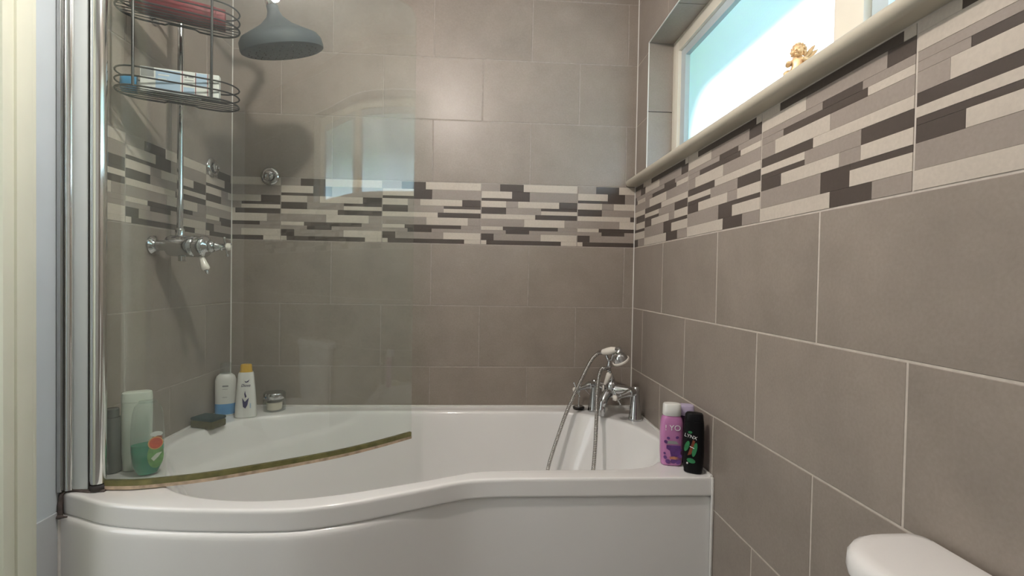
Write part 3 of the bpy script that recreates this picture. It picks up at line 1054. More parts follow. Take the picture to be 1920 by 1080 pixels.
def stadium(hx, hy, z, n=12, notch=None):
    pts = []
    r = hy
    for k in range(n + 1):
        a = -math.pi / 2 + math.pi * k / n
        pts.append((hx - r + r * math.cos(a), r * math.sin(a), z))
    if notch:
        for x in (notch + 0.02, notch + 0.01):
            pts.append((x, hy, z))
        pts.append((notch, hy - 0.012, z)); pts.append((-notch, hy - 0.012, z))
        pts.append((-notch - 0.01, hy, z)); pts.append((-notch - 0.02, hy, z))
    for k in range(n + 1):
        a = math.pi / 2 + math.pi * k / n
        pts.append((-hx + r + r * math.cos(a), r * math.sin(a), z))
    return pts


WR = 0.0023
TIER = 0.222
for tz in (0.0, TIER):
    for dz, nm in ((0.0, 'base_rim'), (0.025, 'rail'), (0.050, 'rail')):
        g = Geo(); g.tube(stadium(HLX, HLY, tz + dz, notch=0.032 if dz == 0 else None), WR if dz else 0.0027, 8, closed=True)
        g.build(nm, M['blackwire'], cad)
    for k in range(5):
        y = -0.036 + k * 0.018
        xx = HLX - HLY + math.sqrt(HLY ** 2 - y * y) - 0.002
        g = Geo(); g.tube([(-xx, y, tz), (xx, y, tz)], 0.0015, 6)
        g.build('base_wire', M['blackwire'], cad)
for x in (-0.098, 0.078):
    g = Geo()
    g.tube([(x, -HLY - 0.002, -0.002), (x, -HLY - 0.002, 0.30), (x * 0.8, -HLY + 0.03, 0.44)], 0.0034, 8)
    g.build('upright', M['blackwire'], cad)
# hanger loop to the pipe
inv = Matrix.Rotation(-ca, 3, 'Z')
pl = inv @ (Vector((RX, -0.482, 0)) - Vector((CD.x, CD.y, 0)))
g = Geo()
g.tube(spline([(-0.078, -HLY + 0.03, 0.44), (-0.05, 0.0, 0.455), (pl.x - 0.02, pl.y - 0.03, 0.46), (pl.x - 0.012, pl.y + 0.006, 0.46), (pl.x, pl.y + 0.013, 0.46), (pl.x + 0.012, pl.y + 0.006, 0.46), (pl.x + 0.02, pl.y - 0.03, 0.46), (0.05, 0.0, 0.455), (0.0624, -HLY + 0.03, 0.44)], 6), 0.0026, 8)
g.build('hanger', M['blackwire'], cad)


def cadpt(x, y, z):
    return Vector((CD.x, CD.y, CD.z)) + Matrix.Rotation(ca, 3, 'Z') @ Vector((x, y, z))


# things in the caddy (lying along it)
b = thing('shampoo_tube', 'dark red bottle lying in the top basket of the black caddy', 'bottle', cadpt(0, 0, TIER + 0.0018), ca)
g = Geo()
ROT = Matrix.Rotation(math.pi / 2, 4, 'Y')
q = Geo(); q.loft([(-0.118, 0.014, 0.016, 2), (-0.116, 0.022, 0.024, 2.2), (-0.09, 0.030, 0.036, 2.3), (0.04, 0.031, 0.036, 2.4), (0.085, 0.029, 0.034, 2.6)], 28)
q.v = [tuple(ROT @ Vector(v) + Vector((0, 0.020, 0.0315))) for v in q.v]
q.build('body', M['red'], b)
q = Geo(); q.loft([(0.0855, 0.028, 0.033, 2.6), (0.108, 0.0275, 0.0325, 2.8), (0.110, 0.025, 0.030, 2.8)], 28)
q.v = [tuple(ROT @ Vector(v) + Vector((0, 0.020, 0.0315))) for v in q.v]
q.build('cap', M['red'], b)
b = thing('cosmetic_tube', 'blue-capped white tube lying at the left of the lower caddy basket', 'tube', cadpt(-0.012, 0.022, 0.0018), ca)
q = Geo(); q.loft([(-0.088, 0.010, 0.014, 2), (-0.086, 0.017, 0.018, 2), (-0.02, 0.017, 0.018, 2), (0.03, 0.013, 0.02, 2), (0.06, 0.003, 0.022, 2)], 24)
q.v = [tuple(ROT @ Vector(v) + Vector((0, 0, 0.018))) for v in q.v]
q.build('body', M['card'], b)
q = Geo(); q.loft([(-0.124, 0.0215, 0.0195, 2), (-0.122, 0.023, 0.021, 2), (-0.0885, 0.023, 0.021, 2), (-0.0875, 0.022, 0.020, 2)], 24)
q.v = [tuple(ROT @ Vector(v) + Vector((0, 0, 0.0235))) for v in q.v]
q.build('cap', M['blue'], b)
b = thing('printed_carton', 'white carton with pale blue and red-lined print in the lower caddy basket', 'carton', cadpt(0.010, -0.021, 0.0018), ca - math.radians(11))
q = Geo(); q.box(-0.098, 0.090, -0.0145, 0.006, 0, 0.066, 0.001); q.build('carton', M['card'], b, smooth=False)
for nm, (x0, x1, z0, z1), mt in (('print_panel', (-0.062, -0.004, 0.008, 0.062), 'paleblue'), ('print_panel', (0.034, 0.060, 0.030, 0.064), 'paleblue'), ('print_panel', (-0.096, -0.066, 0.040, 0.065), 'greyp'),
                                 ('print_panel', (0.004, 0.030, 0.004, 0.022), 'paleblue'),
                                 ('print_line', (0.000, 0.0022, 0.002, 0.065), 'redline'), ('print_line', (0.032, 0.0338, 0.002, 0.065), 'redline'), ('print_line', (0.061, 0.0628, 0.002, 0.065), 'redline'), ('print_line', (0.074, 0.0755, 0.002, 0.065), 'redline'),
                                 ('print_mark', (0.006, 0.012, 0.048, 0.056), 'greyp'), ('print_mark', (0.015, 0.028, 0.049, 0.054), 'greyp'), ('print_mark', (0.006, 0.028, 0.041, 0.043), 'greyp'), ('print_mark', (0.02, 0.027, 0.026, 0.032), 'greyp'),
                                 ('print_mark', (-0.056, -0.030, 0.046, 0.049), 'card'), ('print_mark', (-0.056, -0.036, 0.036, 0.038), 'card'), ('print_mark', (0.066, 0.072, 0.04, 0.046), 'greyp')):
    q = Geo(); q.box(x0, x1, -0.0150 - (0.0003 if mt == 'card' else 0), -0.0144, z0, z1); q.build(nm, M[mt], b, smooth=False)

# ------------------------------------------------------------------ chrome discs on the tiles
def disc(label, loc, axis):
    t = thing('wall_hook', label, 'hook', loc)
    g = Geo(); g.lathe([(0.0365, 0.0005), (0.037, 0.003), (0.034, 0.008), (0.028, 0.011), (0.023, 0.011), (0.022, 0.009), (0.0, 0.009)], 30, (0, 0, 0), axis)
    g.build('disc', M['chrome'], t)
    g = Geo(); g.lathe([(0.010, 0.009), (0.0105, 0.012), (0.019, 0.0135), (0.0195, 0.017), (0.014, 0.020), (0.0, 0.021)], 24, (0, 0, 0), axis)
    g.build('knob', M['chrome'], t)
    a = Vector(axis)
    s = Vector((1, 0, 0)) if abs(a.y) > 0.5 else Vector((0, 1, 0))
    g = Geo(); pts = []
    for k in range(9):
        an = math.pi * 1.15 * k / 8
        pts.append(a * 0.0215 + s * (0.010 * math.cos(an)) + Vector((0, 0, 1)) * (0.010 * math.sin(an) - 0.002))
    g.tube(pts, 0.0022, 8)
    g.build('loop', M['chrome'], t)
    return t


disc('round chrome suction hook on the back wall at the mosaic border', (0.153, -0.0008, Z0 + 0.261), (0, -1, 0))
disc('round chrome suction hook on the left wall beside the corner', (0.0008, -0.150, Z0 + 0.258), (1, 0, 0))

# ------------------------------------------------------------------ bath mixer with hand shower, set across the corner
TL = Vector((1.565, -0.141, ZR))
TR = math.radians(-45.4)
tap = thing('bath_mixer_tap', 'chrome bath mixer tap with white porcelain hand shower on the bathtub corner', 'tap', TL, TR)
for s in (-1, 1):
    x = s * 0.094
    g = Geo()
    g.lathe([(0.026, 0), (0.0265, 0.004), (0.025, 0.010), (0.0235, 0.02), (0.0185, 0.06), (0.0145, 0.095), (0.0135, 0.108), (0.015, 0.112), (0.015, 0.118), (0.013, 0.124), (0.009, 0.130), (0.0, 0.132)], 26, (x, 0, 0.0003))
    g.build('pillar', M['chrome'], tap)
    # valve nose pointing to the user with a cross handle
    d = Vector((-0.333, -0.92, -0.17)).normalized()
    o0 = Vector((x * 0.98, -0.004, 0.114))
    g = Geo(); g.lathe([(0.0135, 0), (0.0135, 0.018), (0.016, 0.021), (0.016, 0.026), (0.012, 0.030), (0.0145, 0.034), (0.0125, 0.040), (0.010, 0.046), (0.0085, 0.080), (0.0125, 0.084), (0.0125, 0.094), (0.0, 0.095)], 22, o0, d)
    g.build('valve_nose', M['chrome'], tap)
    c = o0 + d * 0.089
    g = Geo(); g.lathe([(0.009, 0.0), (0.0115, 0.003), (0.011, 0.008), (0.006, 0.012), (0.0, 0.013)], 18, o0 + d * 0.094, d)
    g.build('handle_button', M['porcelain'], tap)
    e1 = d.cross(Vector((1, 0, 0))).normalized(); e2 = d.cross(e1)
    for k in range(4):
        a = k * math.pi / 2 + 0.6
        v = e1 * math.cos(a) + e2 * math.sin(a)
        g = Geo(); g.tube([c + v * 0.008, c + v * 0.026], [0.0042, 0.0028], 10); g.sphere(c + v * 0.028, 0.0042, seg=10, rings=6)
        g.build('handle_arm', M['chrome'], tap)
g = Geo()
g.tube([(-0.094, 0, 0.114), (-0.05, -0.004, 0.112), (-0.02, -0.010, 0.108), (0.02, -0.010, 0.108), (0.05, -0.004, 0.112), (0.094, 0, 0.114)], [0.0135, 0.015, 0.022, 0.022, 0.015, 0.0135], 20)
g.lathe([(0.020, 0.0), (0.026, 0.012), (0.027, 0.035), (0.024, 0.052), (0.017, 0.060), (0.012, 0.066), (0.014, 0.070), (0.011, 0.078), (0.008, 0.09)], 24, (-0.006, -0.014, 0.078))
g.build('body', M['chrome'], tap)
g = Geo(); g.tube(spline([(-0.006, -0.02, 0.098), (-0.007, -0.05, 0.090), (-0.008, -0.072, 0.066), (-0.009, -0.080, 0.036), (-0.009, -0.080, 0.014)], 5), [0.019] * 6 + [0.017] * 6 + [0.0145] * 6 + [0.0135] * 3, 18)
g.build('spout', M['chrome'], tap)
g = Geo(); g.lathe([(0.0135, 0), (0.0145, 0.003), (0.012, 0.007), (0.0, 0.008)], 18, (-0.030, -0.030, 0.108), (-0.75, -0.62, 0.1))
g.build('index_button', M['porcelain'], tap)
la = Vector((0.023, -0.002, 0.055)).normalized(); lo = Vector((-0.024, -0.030, 0.126))
g = Geo(); g.lathe([(0.007, 0), (0.0085, 0.008), (0.0115, 0.040), (0.0115, 0.047), (0.008, 0.053), (0.0, 0.054)], 18, lo, la)
g.build('diverter_lever', M['porcelain'], tap)
g = Geo(); g.lathe([(0.0045, 0.053), (0.006, 0.057), (0.004, 0.062), (0, 0.063)], 12, lo, la)
g.build('lever_finial', M['chrome'], tap)
g = Geo()
g.lathe([(0.010, 0), (0.008, 0.01), (0.008, 0.055), (0.011, 0.060), (0.011, 0.068), (0.008, 0.075), (0.008, 0.085)], 18, (-0.022, -0.006, 0.135))
g.tube([(-0.036, -0.006, 0.243), (-0.030, -0.008, 0.228), (-0.022, -0.010, 0.220), (-0.010, -0.010, 0.226), (-0.002, -0.008, 0.246)], 0.006, 10)
g.tube([(-0.022, -0.008, 0.190), (-0.034, -0.026, 0.188)], 0.008, 12)
g.build('cradle', M['chrome'], tap)
h0, h1 = Vector((-0.047, -0.020, 0.252)), Vector((0.016, -0.020, 0.268))
hd_ = (h1 - h0).normalized()
g = Geo(); g.lathe([(0.009, 0), (0.0125, 0.006), (0.0155, 0.030), (0.0155, 0.046), (0.012, 0.062), (0.0105, 0.065)], 22, h0, hd_)
g.build('handset_grip', M['porcelain'], tap)
g = Geo()
g.lathe([(0.0065, -0.022), (0.0085, -0.018), (0.0085, -0.006), (0.010, -0.003), (0.010, 0.001)], 18, h0, hd_)
g.build('hose_connector', M['steel'], tap)
fc = Vector((0.25, 0.42, -0.87)).normalized()
hc = Vector((0.038, -0.024, 0.233))
g = Geo()
g.tube(spline([h1 - hd_ * 0.002, h1 + hd_ * 0.012, Vector((0.034, -0.026, 0.266)), hc - fc * 0.024], 4), [0.0105] * 4 + [0.0115] * 4 + [0.012] * 4 + [0.013], 16)
g.lathe([(0.010, -0.030), (0.018, -0.027), (0.025, -0.019), (0.029, -0.008), (0.031, 0.004), (0.028, 0.008), (0.0, 0.008)], 26, hc, fc)
g.build('handset_head', M['chrome'], tap)
g = Geo()
g.lathe([(0.0300, 0.001), (0.0345, 0.002), (0.0355, 0.006), (0.0335, 0.010), (0.027, 0.0105)], 28, hc, fc)
g.build('rose_ring', M['porcelain'], tap)
hs = spline([h0 - hd_ * 0.018, (-0.084, -0.035, 0.222), (-0.104, -0.06, 0.165), (-0.122, -0.15, 0.024), (-0.135, -0.215, -0.11), (-0.138, -0.25, -0.19), (-0.120, -0.29, -0.27),
             (-0.04, -0.32, -0.315), (0.045, -0.30, -0.27), (0.066, -0.262, -0.16), (0.060, -0.235, -0.09), (0.022, -0.165, 0.03), (-0.012, -0.110, 0.105), (-0.034, -0.062, 0.162), (-0.040, -0.036, 0.186), (-0.034, -0.024, 0.188)], 10)
g = Geo(); g.tube(hs, 0.0073, 12)
ho = g.build('shower_hose', M['hose'], tap)
uvl = ho.data.uv_layers.new(name='uv')
acc = [0.0]
for i in range(1, len(hs)):
    acc.append(acc[-1] + (hs[i] - hs[i - 1]).length)
for lp in ho.data.loops:
    vi = lp.vertex_index
    uvl.data[lp.index].uv = ((vi % 12) / 12, acc[min(vi // 12, len(acc) - 1)])

# bath plug on its chain standing on the rim
pg = thing('bath_plug', 'black and chrome bath plug with a chain on the bathtub rim', 'plug', (1.440, -0.050, ZR + 0.0002))
g = Geo(); g.lathe([(0.019, 0), (0.0235, 0.004), (0.0245, 0.010), (0.023, 0.012), (0.0, 0.012)], 26); g.build('rubber_disc', M['rubber'], pg)
g = Geo(); g.lathe([(0.019, 0.012), (0.0195, 0.0135), (0.016, 0.016), (0.006, 0.017), (0.004, 0.020), (0.0, 0.021)], 24); g.build('cap', M['chrome'], pg)
cp = spline([(0, 0, 0.020), (0.001, 0.002, 0.045), (0.004, 0.008, 0.07), (0.02, 0.012, 0.085), (0.05, 0.0, 0.06)], 9)
g = Geo()
for p in cp:
    g.sphere(p, 0.0022, seg=8, rings=6)
g.tube(cp, 0.0008, 6)
g.build('chain', M['chrome'], pg)


# ------------------------------------------------------------------ bottles and other things on the rim
def bottle(name, label, cat, loc, rz, body, bmat, cap=None, cmat=None, capname='cap', tilt=None):
    t = thing(name, label, cat, loc, rz, rot=(tilt[0], tilt[1], rz) if tilt else None)
    g = Geo(); g.loft(body, 36); g.build('body', bmat, t)
    if cap:
        g = Geo(); g.loft(cap, 36); g.build(capname, cmat, t)
    return t


def decal(name, t, pts, y, mat, th=0.0004):
    """Flat print: a thin polygon (x,z) lying on the bottle face at depth y."""
    n = len(pts)
    vs = [(x, y, z) for x, z in pts] + [(x, y + th, z) for x, z in pts]
    fs = [tuple(range(n)), tuple(range(n, 2 * n))] + [(i, (i + 1) % n, n + (i + 1) % n, n + i) for i in range(n)]
    return mk(name, vs, fs, mat, t)


def ell(cx, cz, rx, rz, n=20, rot=0):
    return [(cx + rx * math.cos(2 * math.pi * k / n) * math.cos(rot) - rz * math.sin(2 * math.pi * k / n) * math.sin(rot),
             cz + rx * math.cos(2 * math.pi * k / n) * math.sin(rot) + rz * math.sin(2 * math.pi * k / n) * math.cos(rot)) for k in range(n)]


Zb = ZR + 0.0004
# pink
t = bottle('shower_gel_bottle', 'pink shower gel bottle with a white cap and purple print beside a black bottle', 'bottle', (1.596, -0.656, Zb), math.radians(-12),
           [(0, 0.026, 0.018, 3.2), (0.003, 0.030, 0.0215, 3.2), (0.03, 0.032, 0.023, 3.4), (0.09, 0.0325, 0.0235, 3.6), (0.125, 0.0315, 0.023, 3.4), (0.138, 0.029, 0.0215, 3), (0.146, 0.024, 0.0185, 2.6)], M['pink'],
           [(0.1465, 0.0255, 0.0195, 2.8), (0.148, 0.0265, 0.0205, 2.8), (0.176, 0.0255, 0.0195, 3), (0.180, 0.0235, 0.0175, 3), (0.181, 0.019, 0.014, 3)], M['whitep'])
FY = -0.0241
text_mesh('lettering', '! YO', 0.023, M['text_white'], t, (0.0, FY, 0.113))
decal('print_panel', t, [(-0.018, 0.066), (-0.013, 0.075), (0.010, 0.075), (0.018, 0.066)], FY, M['greyp'])
decal('print_flower', t, [(-0.017, 0.062), (0.023, 0.062), (0.023, 0.036), (0.017, 0.030), (-0.004, 0.028), (-0.007, 0.046), (-0.017, 0.052)], FY - 0.0002, M['purple'])
for cx, cz, r in ((-0.019, 0.072, 0.006), (-0.012, 0.083, 0.005), (0.013, 0.086, 0.005), (0.022, 0.050, 0.005), (-0.020, 0.026, 0.006), (0.022, 0.032, 0.006), (-0.012, 0.014, 0.008), (0.004, 0.016, 0.009), (0.018, 0.014, 0.008), (-0.022, 0.038, 0.004)):
    decal('print_petal', t, ell(cx, cz, r, r * 0.8, 8, cx * 40), FY - 0.0001, M['purple'])
decal('print_fruit', t, [(-0.008, 0.028), (0.006, 0.030), (0.016, 0.026), (0.010, 0.021), (-0.006, 0.022)], FY - 0.0004, M['orange'])
# black
t = bottle('shower_gel_bottle', 'black shower gel bottle with green leaf print at the bath end corner', 'bottle', (1.635, -0.722, Zb), math.radians(-30),
           [(0, 0.020, 0.012, 2.6), (0.003, 0.025, 0.0155, 2.6), (0.03, 0.0275, 0.0175, 2.6), (0.07, 0.0285, 0.018, 2.8), (0.13, 0.0275, 0.0175, 2.8), (0.148, 0.0262, 0.0165, 3)], M['black'],
           [(0.1485, 0.0258, 0.0162, 3), (0.166, 0.0240, 0.015, 3), (0.170, 0.021, 0.013, 3), (0.171, 0.017, 0.010, 3)], M['black'])
FY = -0.0186
text_mesh('lettering', 'LYNX', 0.0135, M['text_white'], t, (-0.006, FY, 0.106), rot=(math.pi / 2, math.radians(12), 0))
decal('print_leaf', t, ell(-0.008, 0.118, 0.006, 0.004, 8), FY, M['green'])
decal('print_leaf', t, ell(-0.016, 0.078, 0.006, 0.016, 10, -0.3), FY, M['green'])
decal('print_leaf', t, ell(0.005, 0.070, 0.006, 0.021, 12, -0.2), FY, M['green'])
decal('print_bottle', t, [(-0.014, 0.052), (-0.004, 0.056), (0.006, 0.094), (0.0, 0.098)], FY - 0.0003, M['brown'])
decal('print_line', t, [(-0.008, 0.077), (0.004, 0.073), (0.004, 0.075), (-0.008, 0.079)], FY - 0.0006, M['text_white'])
decal('print_leaf', t, ell(-0.004, 0.038, 0.012, 0.007, 10, -0.2), FY, M['green'])
decal('print_mark', t, ell(-0.014, 0.030, 0.0025, 0.003, 8), FY, M['text_white'])
# lilac cap behind
t = bottle('shower_gel_bottle', 'dark plum bottle with a lilac cap standing behind the black bottle', 'bottle', (1.647, -0.640, Zb), math.radians(-15),
           [(0, 0.020, 0.015, 2.6), (0.003, 0.023, 0.018, 2.6), (0.06, 0.024, 0.019, 2.8), (0.135, 0.023, 0.018, 2.8), (0.142, 0.020, 0.0165, 2.6)], M['plum'],
           [(0.1425, 0.022, 0.018, 2.8), (0.168, 0.0225, 0.018, 2.8), (0.172, 0.020, 0.016, 2.8)], M['lilac'])
# soap left of the pink bottle
sp_ = thing('soap_bar', 'pale yellow rounded soap bar on the rim behind the pink bottle', 'soap', (1.622, -0.612, Zb), 0.3)
g = Geo(); g.loft([(0, 0.016, 0.026, 2.4), (0.003, 0.021, 0.033, 2.4), (0.012, 0.023, 0.036, 2.4), (0.020, 0.021, 0.033, 2.4), (0.024, 0.014, 0.024, 2.2)], 28); g.build('soap', M['soap'], sp_)

# left end: pale bottle, green gel, smoky bottle
FACE = math.radians(36)
bottle('conditioner_bottle', 'tall mint-white conditioner bottle with a slanted top behind the green gel bottle', 'bottle', (0.082, -0.668, Zb), math.radians(30),
       [(0, 0.024, 0.016, 3), (0.003, 0.030, 0.020, 3), (0.05, 0.0335, 0.022, 3.2), (0.15, 0.0350, 0.022, 3.2), (0.188, 0.035, 0.0215, 3)], M['mint'],
       [(0.1886, 0.0352, 0.0217, 3), (0.205, 0.035, 0.021, 3), (0.213, 0.033, 0.0195, 3), (0.215, 0.029, 0.016, 3)], M['mint'])
t = thing('shower_gel_bottle', 'clear bottle half full of green gel with a grapefruit label behind the screen', 'bottle', (0.136, -0.708, Zb), FACE)
secs = [(0, 0.017, 0.013, 2.2), (0.004, 0.024, 0.018, 2.2), (0.03, 0.034, 0.021, 2.3), (0.07, 0.0375, 0.022, 2.4), (0.12, 0.037, 0.022, 2.4), (0.165, 0.034, 0.021, 2.3), (0.185, 0.029, 0.019, 2.2), (0.194, 0.022, 0.016, 2.2)]
g = Geo(); g.loft(secs, 36); g.build('body', M['clear'], t)
g = Geo(); g.loft([(0.0015, 0.014, 0.011, 2.2), (0.005, 0.022, 0.0165, 2.2), (0.03, 0.0325, 0.0195, 2.3), (0.07, 0.036, 0.0205, 2.4), (0.083, 0.036, 0.0205, 2.4)], 32); g.build('gel', M['gelp'], t)
FY = -0.0226
decal('label', t, ell(0.016, 0.055, 0.018, 0.034, 24), FY, M['leafp'])
decal('label_leaf', t, [(0.006, 0.048), (0.018, 0.060), (0.030, 0.062), (0.022, 0.050), (0.012, 0.040)], FY - 0.0005, M['mint'])
decal('label_fruit', t, ell(0.016, 0.088, 0.017, 0.017, 22), FY - 0.0006, M['rind'])
decal('label_fruit', t, ell(0.0165, 0.088, 0.0145, 0.0145, 22), FY - 0.0011, M['fruit'])
decal('label_fruit', t, ell(0.022, 0.101, 0.009, 0.006, 14), FY - 0.0003, M['brown'])
decal('label_cap', t, ell(0.018, 0.112, 0.014, 0.007, 14), FY - 0.0002, M['card'])
g = Geo(); g.loft([(0.1945, 0.0205, 0.0145, 2.2), (0.200, 0.020, 0.014, 2.2), (0.2015, 0.017, 0.012, 2.2)], 28); g.build('cap', M['clear'], t)
bottle('shampoo_bottle', 'smoky grey bottle standing nearest the hinge post behind the screen', 'bottle', (0.032, -0.690, Zb), 0,
       [(0, 0.018, 0.018, 2), (0.003, 0.022, 0.022, 2), (0.14, 0.022, 0.022, 2), (0.15, 0.018, 0.018, 2)], M['smoke'],
       [(0.1505, 0.016, 0.016, 2), (0.172, 0.0155, 0.0155, 2), (0.174, 0.013, 0.013, 2)], M['smoke'])

# back-left corner: sponge, two white bottles, jar
sp = thing('sponge', 'dark green and olive washing-up sponge on the corner of the bath rim', 'sponge', (0.064, -0.280, Zb), math.radians(-18))
g = Geo(); g.box(-0.046, 0.046, -0.032, 0.032, 0, 0.026, 0.006); g.build('foam', M['foam'], sp)
g = Geo(); g.box(-0.046, 0.046, -0.032, 0.032, 0.0262, 0.037, 0.004); g.build('scourer', M['scour'], sp)
t = bottle('lotion_bottle', 'white bottle with a blue band at its base in the corner of the bath', 'bottle', (0.046, -0.128, Zb), math.radians(20),
           [(0, 0.031, 0.024, 2.4), (0.003, 0.0345, 0.027, 2.4), (0.04, 0.0355, 0.0275, 2.5), (0.10, 0.036, 0.028, 2.5), (0.135, 0.036, 0.028, 2.4), (0.150, 0.031, 0.025, 2.2), (0.159, 0.020, 0.018, 2)], M['whitep'],
           [(0.1595, 0.019, 0.017, 2), (0.162, 0.0195, 0.0175, 2), (0.198, 0.0185, 0.0165, 2), (0.202, 0.015, 0.013, 2)], M['clear'])
g = Geo(); g.loft([(0.006, 0.0353, 0.0276, 2.4), (0.0065, 0.0357, 0.0280, 2.45), (0.046, 0.0362, 0.0284, 2.5), (0.0465, 0.0358, 0.0280, 2.5)], 36); g.build('band', M['azure'], t)
decal('print_mark', t, [(-0.008, 0.112), (0.012, 0.112), (0.012, 0.118), (-0.008, 0.118)], -0.0286, M['greyp'])
decal('print_mark', t, [(-0.008, 0.103), (0.010, 0.103), (0.010, 0.1045), (-0.008, 0.1045)], -0.0286, M['greyp'])
decal('print_mark', t, [(-0.008, 0.072), (0.008, 0.072), (0.008, 0.0735), (-0.008, 0.0735)], -0.0284, M['greyp'])
t = bottle('shampoo_bottle', 'white shampoo bottle with a yellow cap and dark V-shaped print beside the jar', 'bottle', (0.137, -0.160, Zb), math.radians(14),
           [(0, 0.034, 0.018, 2.8), (0.003, 0.0375, 0.021, 2.8), (0.04, 0.0365, 0.021, 2.8), (0.10, 0.032, 0.020, 2.8), (0.165, 0.0265, 0.0185, 2.8), (0.172, 0.024, 0.017, 2.6)], M['whitep'],
           [(0.1725, 0.0235, 0.0165, 2.6), (0.176, 0.0205, 0.0155, 2.4), (0.198, 0.019, 0.0145, 2.4), (0.2015, 0.016, 0.012, 2.4)], M['yellow'])
text_mesh('lettering', 'Dove', 0.0145, M['ink'], t, (0.002, -0.0206, 0.124), shear=0.3)
decal('print_bird', t, [(-0.002, 0.141), (0.005, 0.138), (0.016, 0.146), (0.010, 0.136), (0.002, 0.134)], -0.0200, M['ink'])
decal('print_swirl', t, [(-0.009, 0.078), (0.0, 0.062), (0.014, 0.078), (0.009, 0.050), (0.002, 0.037), (-0.006, 0.044)], -0.0222, M['ink'])
decal('print_swirl', t, [(0.001, 0.076), (-0.002, 0.092), (0.001, 0.105), (0.002, 0.094), (0.006, 0.082)], -0.0216, M['ink'])
decal('print_mark', t, [(0.017, 0.038), (0.021, 0.038), (0.021, 0.056), (0.017, 0.056)], -0.0222, M['paleblue'])
t = thing('cream_jar', 'clear jar of cream with a chrome lid on the back rim of the bath', 'jar', (0.206, -0.070, Zb))
g = Geo(); g.lathe([(0.036, 0), (0.041, 0.003), (0.0415, 0.012), (0.0415, 0.046), (0.038, 0.050), (0.0, 0.050)], 32); g.build('jar_wall', M['clear'], t)
g = Geo(); g.lathe([(0.026, 0.006), (0.028, 0.009), (0.029, 0.034), (0.028, 0.036), (0.0, 0.036)], 28); g.build('cream', M['cream'], t)
g = Geo(); g.lathe([(0.0395, 0.0503), (0.041, 0.052), (0.041, 0.070), (0.038, 0.074), (0.0, 0.0745)], 32); g.build('lid', M['chrome'], t)

# ------------------------------------------------------------------ cherub on the sill
ch = thing('cherub_figurine', 'small golden winged cherub figurine standing on the window sill', 'figurine', (W + 0.026, -1.040, SZ + 0.0005), math.radians(128))
ch.scale = (1.2, 1.2, 1.2)


def skin(name, verts, edges, radii, mat, parent, root=0):
    me = bpy.data.meshes.new(name)
    me.from_pydata(verts, edges, [])
    o = bpy.data.objects.new(name, me)
    COL.objects.link(o)
    o.modifiers.new('s', 'SKIN')
    for i, r in enumerate(radii):
        me.skin_vertices[0].data[i].radius = (r, r)
    me.skin_vertices[0].data[root].use_root = True
    sb = o.modifiers.new('b', 'SUBSURF'); sb.levels = 2; sb.render_levels = 2
    bpy.context.view_layer.update()
    m2 = bpy.data.meshes.new_from_object(o.evaluated_get(bpy.context.evaluated_depsgraph_get()))
    bpy.data.objects.remove(o)
    m2.materials.clear(); m2.materials.append(mat)
    m2.polygons.foreach_set('use_smooth', [True] * len(m2.polygons))
    return link(name, m2, parent)


V = [(0, 0, 0.024), (0, 0, 0.034), (0, 0, 0.043), (0, 0.001, 0.049), (0, 0.001, 0.054),
     (0.010, 0, 0.044), (0.017, 0.007, 0.036), (0.010, 0.016, 0.041), (-0.010, 0, 0.044), (-0.017, 0.007, 0.036), (-0.010, 0.016, 0.041),
     (0.008, 0.004, 0.020), (0.013, 0.022, 0.019), (0.012, 0.025, 0.007), (-0.008, 0.004, 0.020), (-0.013, 0.022, 0.019), (-0.012, 0.025, 0.007),
     (0.012, 0.031, 0.004), (-0.012, 0.031, 0.004), (0, -0.002, 0.012), (0, -0.002, 0.005)]
Ed = [(0, 1), (1, 2), (2, 3), (3, 4), (2, 5), (5, 6), (6, 7), (2, 8), (8, 9), (9, 10), (0, 11), (11, 12), (12, 13), (0, 14), (14, 15), (15, 16), (13, 17), (16, 18), (0, 19), (19, 20)]
Rd = [0.0115, 0.0110, 0.0090, 0.0058, 0.006, 0.0055, 0.0045, 0.004, 0.0055, 0.0045, 0.004, 0.0075, 0.0058, 0.0045, 0.0075, 0.0058, 0.0045, 0.004, 0.004, 0.011, 0.013]
skin('body', V, Ed, Rd, M['gold'], ch)
HC = Vector((0, 0.002, 0.0600))
g = Geo()
g.sphere(HC, 0.0115, 0.95, 1.0, 1.05, 24, 16)
g.sphere(HC + Vector((0.0052, 0.0072, -0.0035)), 0.0043, seg=16, rings=10); g.sphere(HC + Vector((-0.0052, 0.0072, -0.0035)), 0.0043, seg=16, rings=10)
g.sphere(HC + Vector((0, 0.0078, -0.0078)), 0.0036, seg=14, rings=10)
g.sphere(HC + Vector((0, 0.0120, -0.0015)), 0.0018, 0.9, 1, 1.1, 12, 8)
g.sphere(HC + Vector((0.0042, 0.0102, 0.0018)), 0.0014, seg=12, rings=8); g.sphere(HC + Vector((-0.0042, 0.0102, 0.0018)), 0.0014, seg=12, rings=8)
g.sphere(HC + Vector((0, 0.0112, -0.0052)), 0.0015, 1.5, 0.8, 0.6, 12, 8)
g.sphere(HC + Vector((0.0110, -0.0005, -0.0005)), 0.0022, 0.6, 1, 1.4, 12, 8); g.sphere(HC + Vector((-0.0110, -0.0005, -0.0005)), 0.0022, 0.6, 1, 1.4, 12, 8)
g.build('head', M['gold'], ch)
g = Geo()
for k in range(60):
    zz = 1 - 1.55 * (k + 0.5) / 60
    a = k * 2.39996
    q = math.sqrt(max(0, 1 - zz * zz))
    d = Vector((q * math.cos(a), q * math.sin(a), zz))
    if d.y > 0.30 and d.z < 0.72:
        continue
    g.sphere(HC + Vector((d.x * 0.0112, d.y * 0.0116, d.z * 0.0122)), 0.0029, seg=12, rings=8)
g.build('hair', M['gold'], ch)
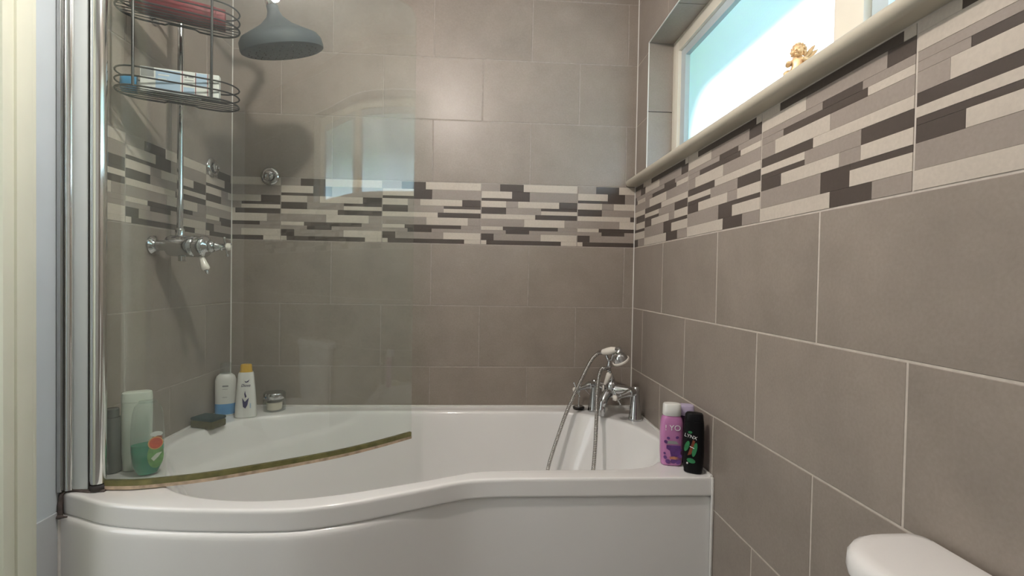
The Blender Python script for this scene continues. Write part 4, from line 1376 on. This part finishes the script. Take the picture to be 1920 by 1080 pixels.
for s in (-1, 1):
    g = Geo()
    for k, (l, dx, dz) in enumerate(((0.042, 0.36, 0.95), (0.040, 0.46, 0.74), (0.034, 0.54, 0.50), (0.026, 0.58, 0.24))):
        b0 = Vector((s * 0.004, -0.008, 0.045 - k * 0.0035))
        d = Vector((s * dx, -0.72, dz)).normalized()
        g.tube([b0, b0 + d * l * 0.3, b0 + d * l * 0.6, b0 + d * l * 0.85, b0 + d * l], [0.0026, 0.0040, 0.0042, 0.0030, 0.0010], 14)
    g.build('wing', M['gold'], ch)

# ------------------------------------------------------------------ toilet (its cistern shows at the bottom right)
TO = Vector((W, -1.62, 0))
tl = thing('toilet', 'white close-coupled toilet with rounded cistern lid against the right tiled wall', 'toilet', TO)
CZ = Z0 - 0.503
CX = -0.078


def rbox(hx, hy, p=5):
    return hx, hy, p


g = Geo()
g.loft([(0.40, 0.066, 0.17, 4, CX, 0), (0.42, 0.070, 0.18, 4, CX, 0), (CZ - 0.06, 0.072, 0.205, 4, CX, 0), (CZ - 0.036, 0.072, 0.206, 4, CX, 0)], 48)
g.build('cistern', M['ceramic'], tl)
def lid_sec(z, d):
    # D-shaped lid: flat at the wall, well rounded at the room side
    x_in, x_wall, hy, r = -0.156 + d, -0.006 - d * 0.3, 0.230 - d, 0.085 - d * 0.6
    pts = []
    for cx, cy, a0 in ((x_in + r, -hy + r, math.pi), (x_wall - 0.02, -hy + 0.02, 1.5 * math.pi), (x_wall - 0.02, hy - 0.02, 0), (x_in + r, hy - r, 0.5 * math.pi)):
        q = r if cx == x_in + r else 0.02
        for k in range(9):
            a = a0 + math.pi / 2 * k / 8
            pts.append((cx + q * math.cos(a), cy + q * math.sin(a), z))
    return pts


secs = [lid_sec(CZ - 0.036, 0.006), lid_sec(CZ - 0.033, 0.001), lid_sec(CZ - 0.026, 0), lid_sec(CZ - 0.012, 0.001), lid_sec(CZ - 0.005, 0.005), lid_sec(CZ - 0.001, 0.012), lid_sec(CZ, 0.024)]
vs, fs = [], []
n = len(secs[0])
for q in secs:
    vs += q
for j in range(len(secs) - 1):
    for k in range(n):
        l = (k + 1) % n
        fs.append((j * n + k, j * n + l, (j + 1) * n + l, (j + 1) * n + k))
fs.append(tuple(range(n))); fs.append(tuple((len(secs) - 1) * n + k for k in range(n)))
mk('cistern_lid', vs, fs, M['ceramic'], tl, smooth=True)
g = Geo(); g.lathe([(0.024, 0), (0.026, 0.003), (0.022, 0.006), (0.0, 0.007)], 24, (CX, -0.02, CZ)); g.build('flush_button', M['chrome'], tl)
g = Geo()
g.loft([(0.0, 0.16, 0.10, 2.6, -0.30, 0), (0.02, 0.165, 0.105, 2.6, -0.30, 0), (0.15, 0.17, 0.105, 2.4, -0.31, 0), (0.30, 0.23, 0.16, 2.2, -0.36, 0), (0.385, 0.27, 0.182, 2.2, -0.37, 0), (0.40, 0.268, 0.18, 2.2, -0.37, 0)], 40)
g.box(-0.20, -0.01, -0.12, 0.12, 0.0, 0.398, 0.02)
g.build('bowl', M['ceramic'], tl)
g = Geo()
g.loft([(0.402, 0.225, 0.185, 2.3, -0.42, 0), (0.412, 0.23, 0.19, 2.3, -0.42, 0), (0.425, 0.228, 0.188, 2.3, -0.42, 0), (0.432, 0.21, 0.17, 2.3, -0.42, 0)], 40)
g.build('seat', M['whitep'], tl)
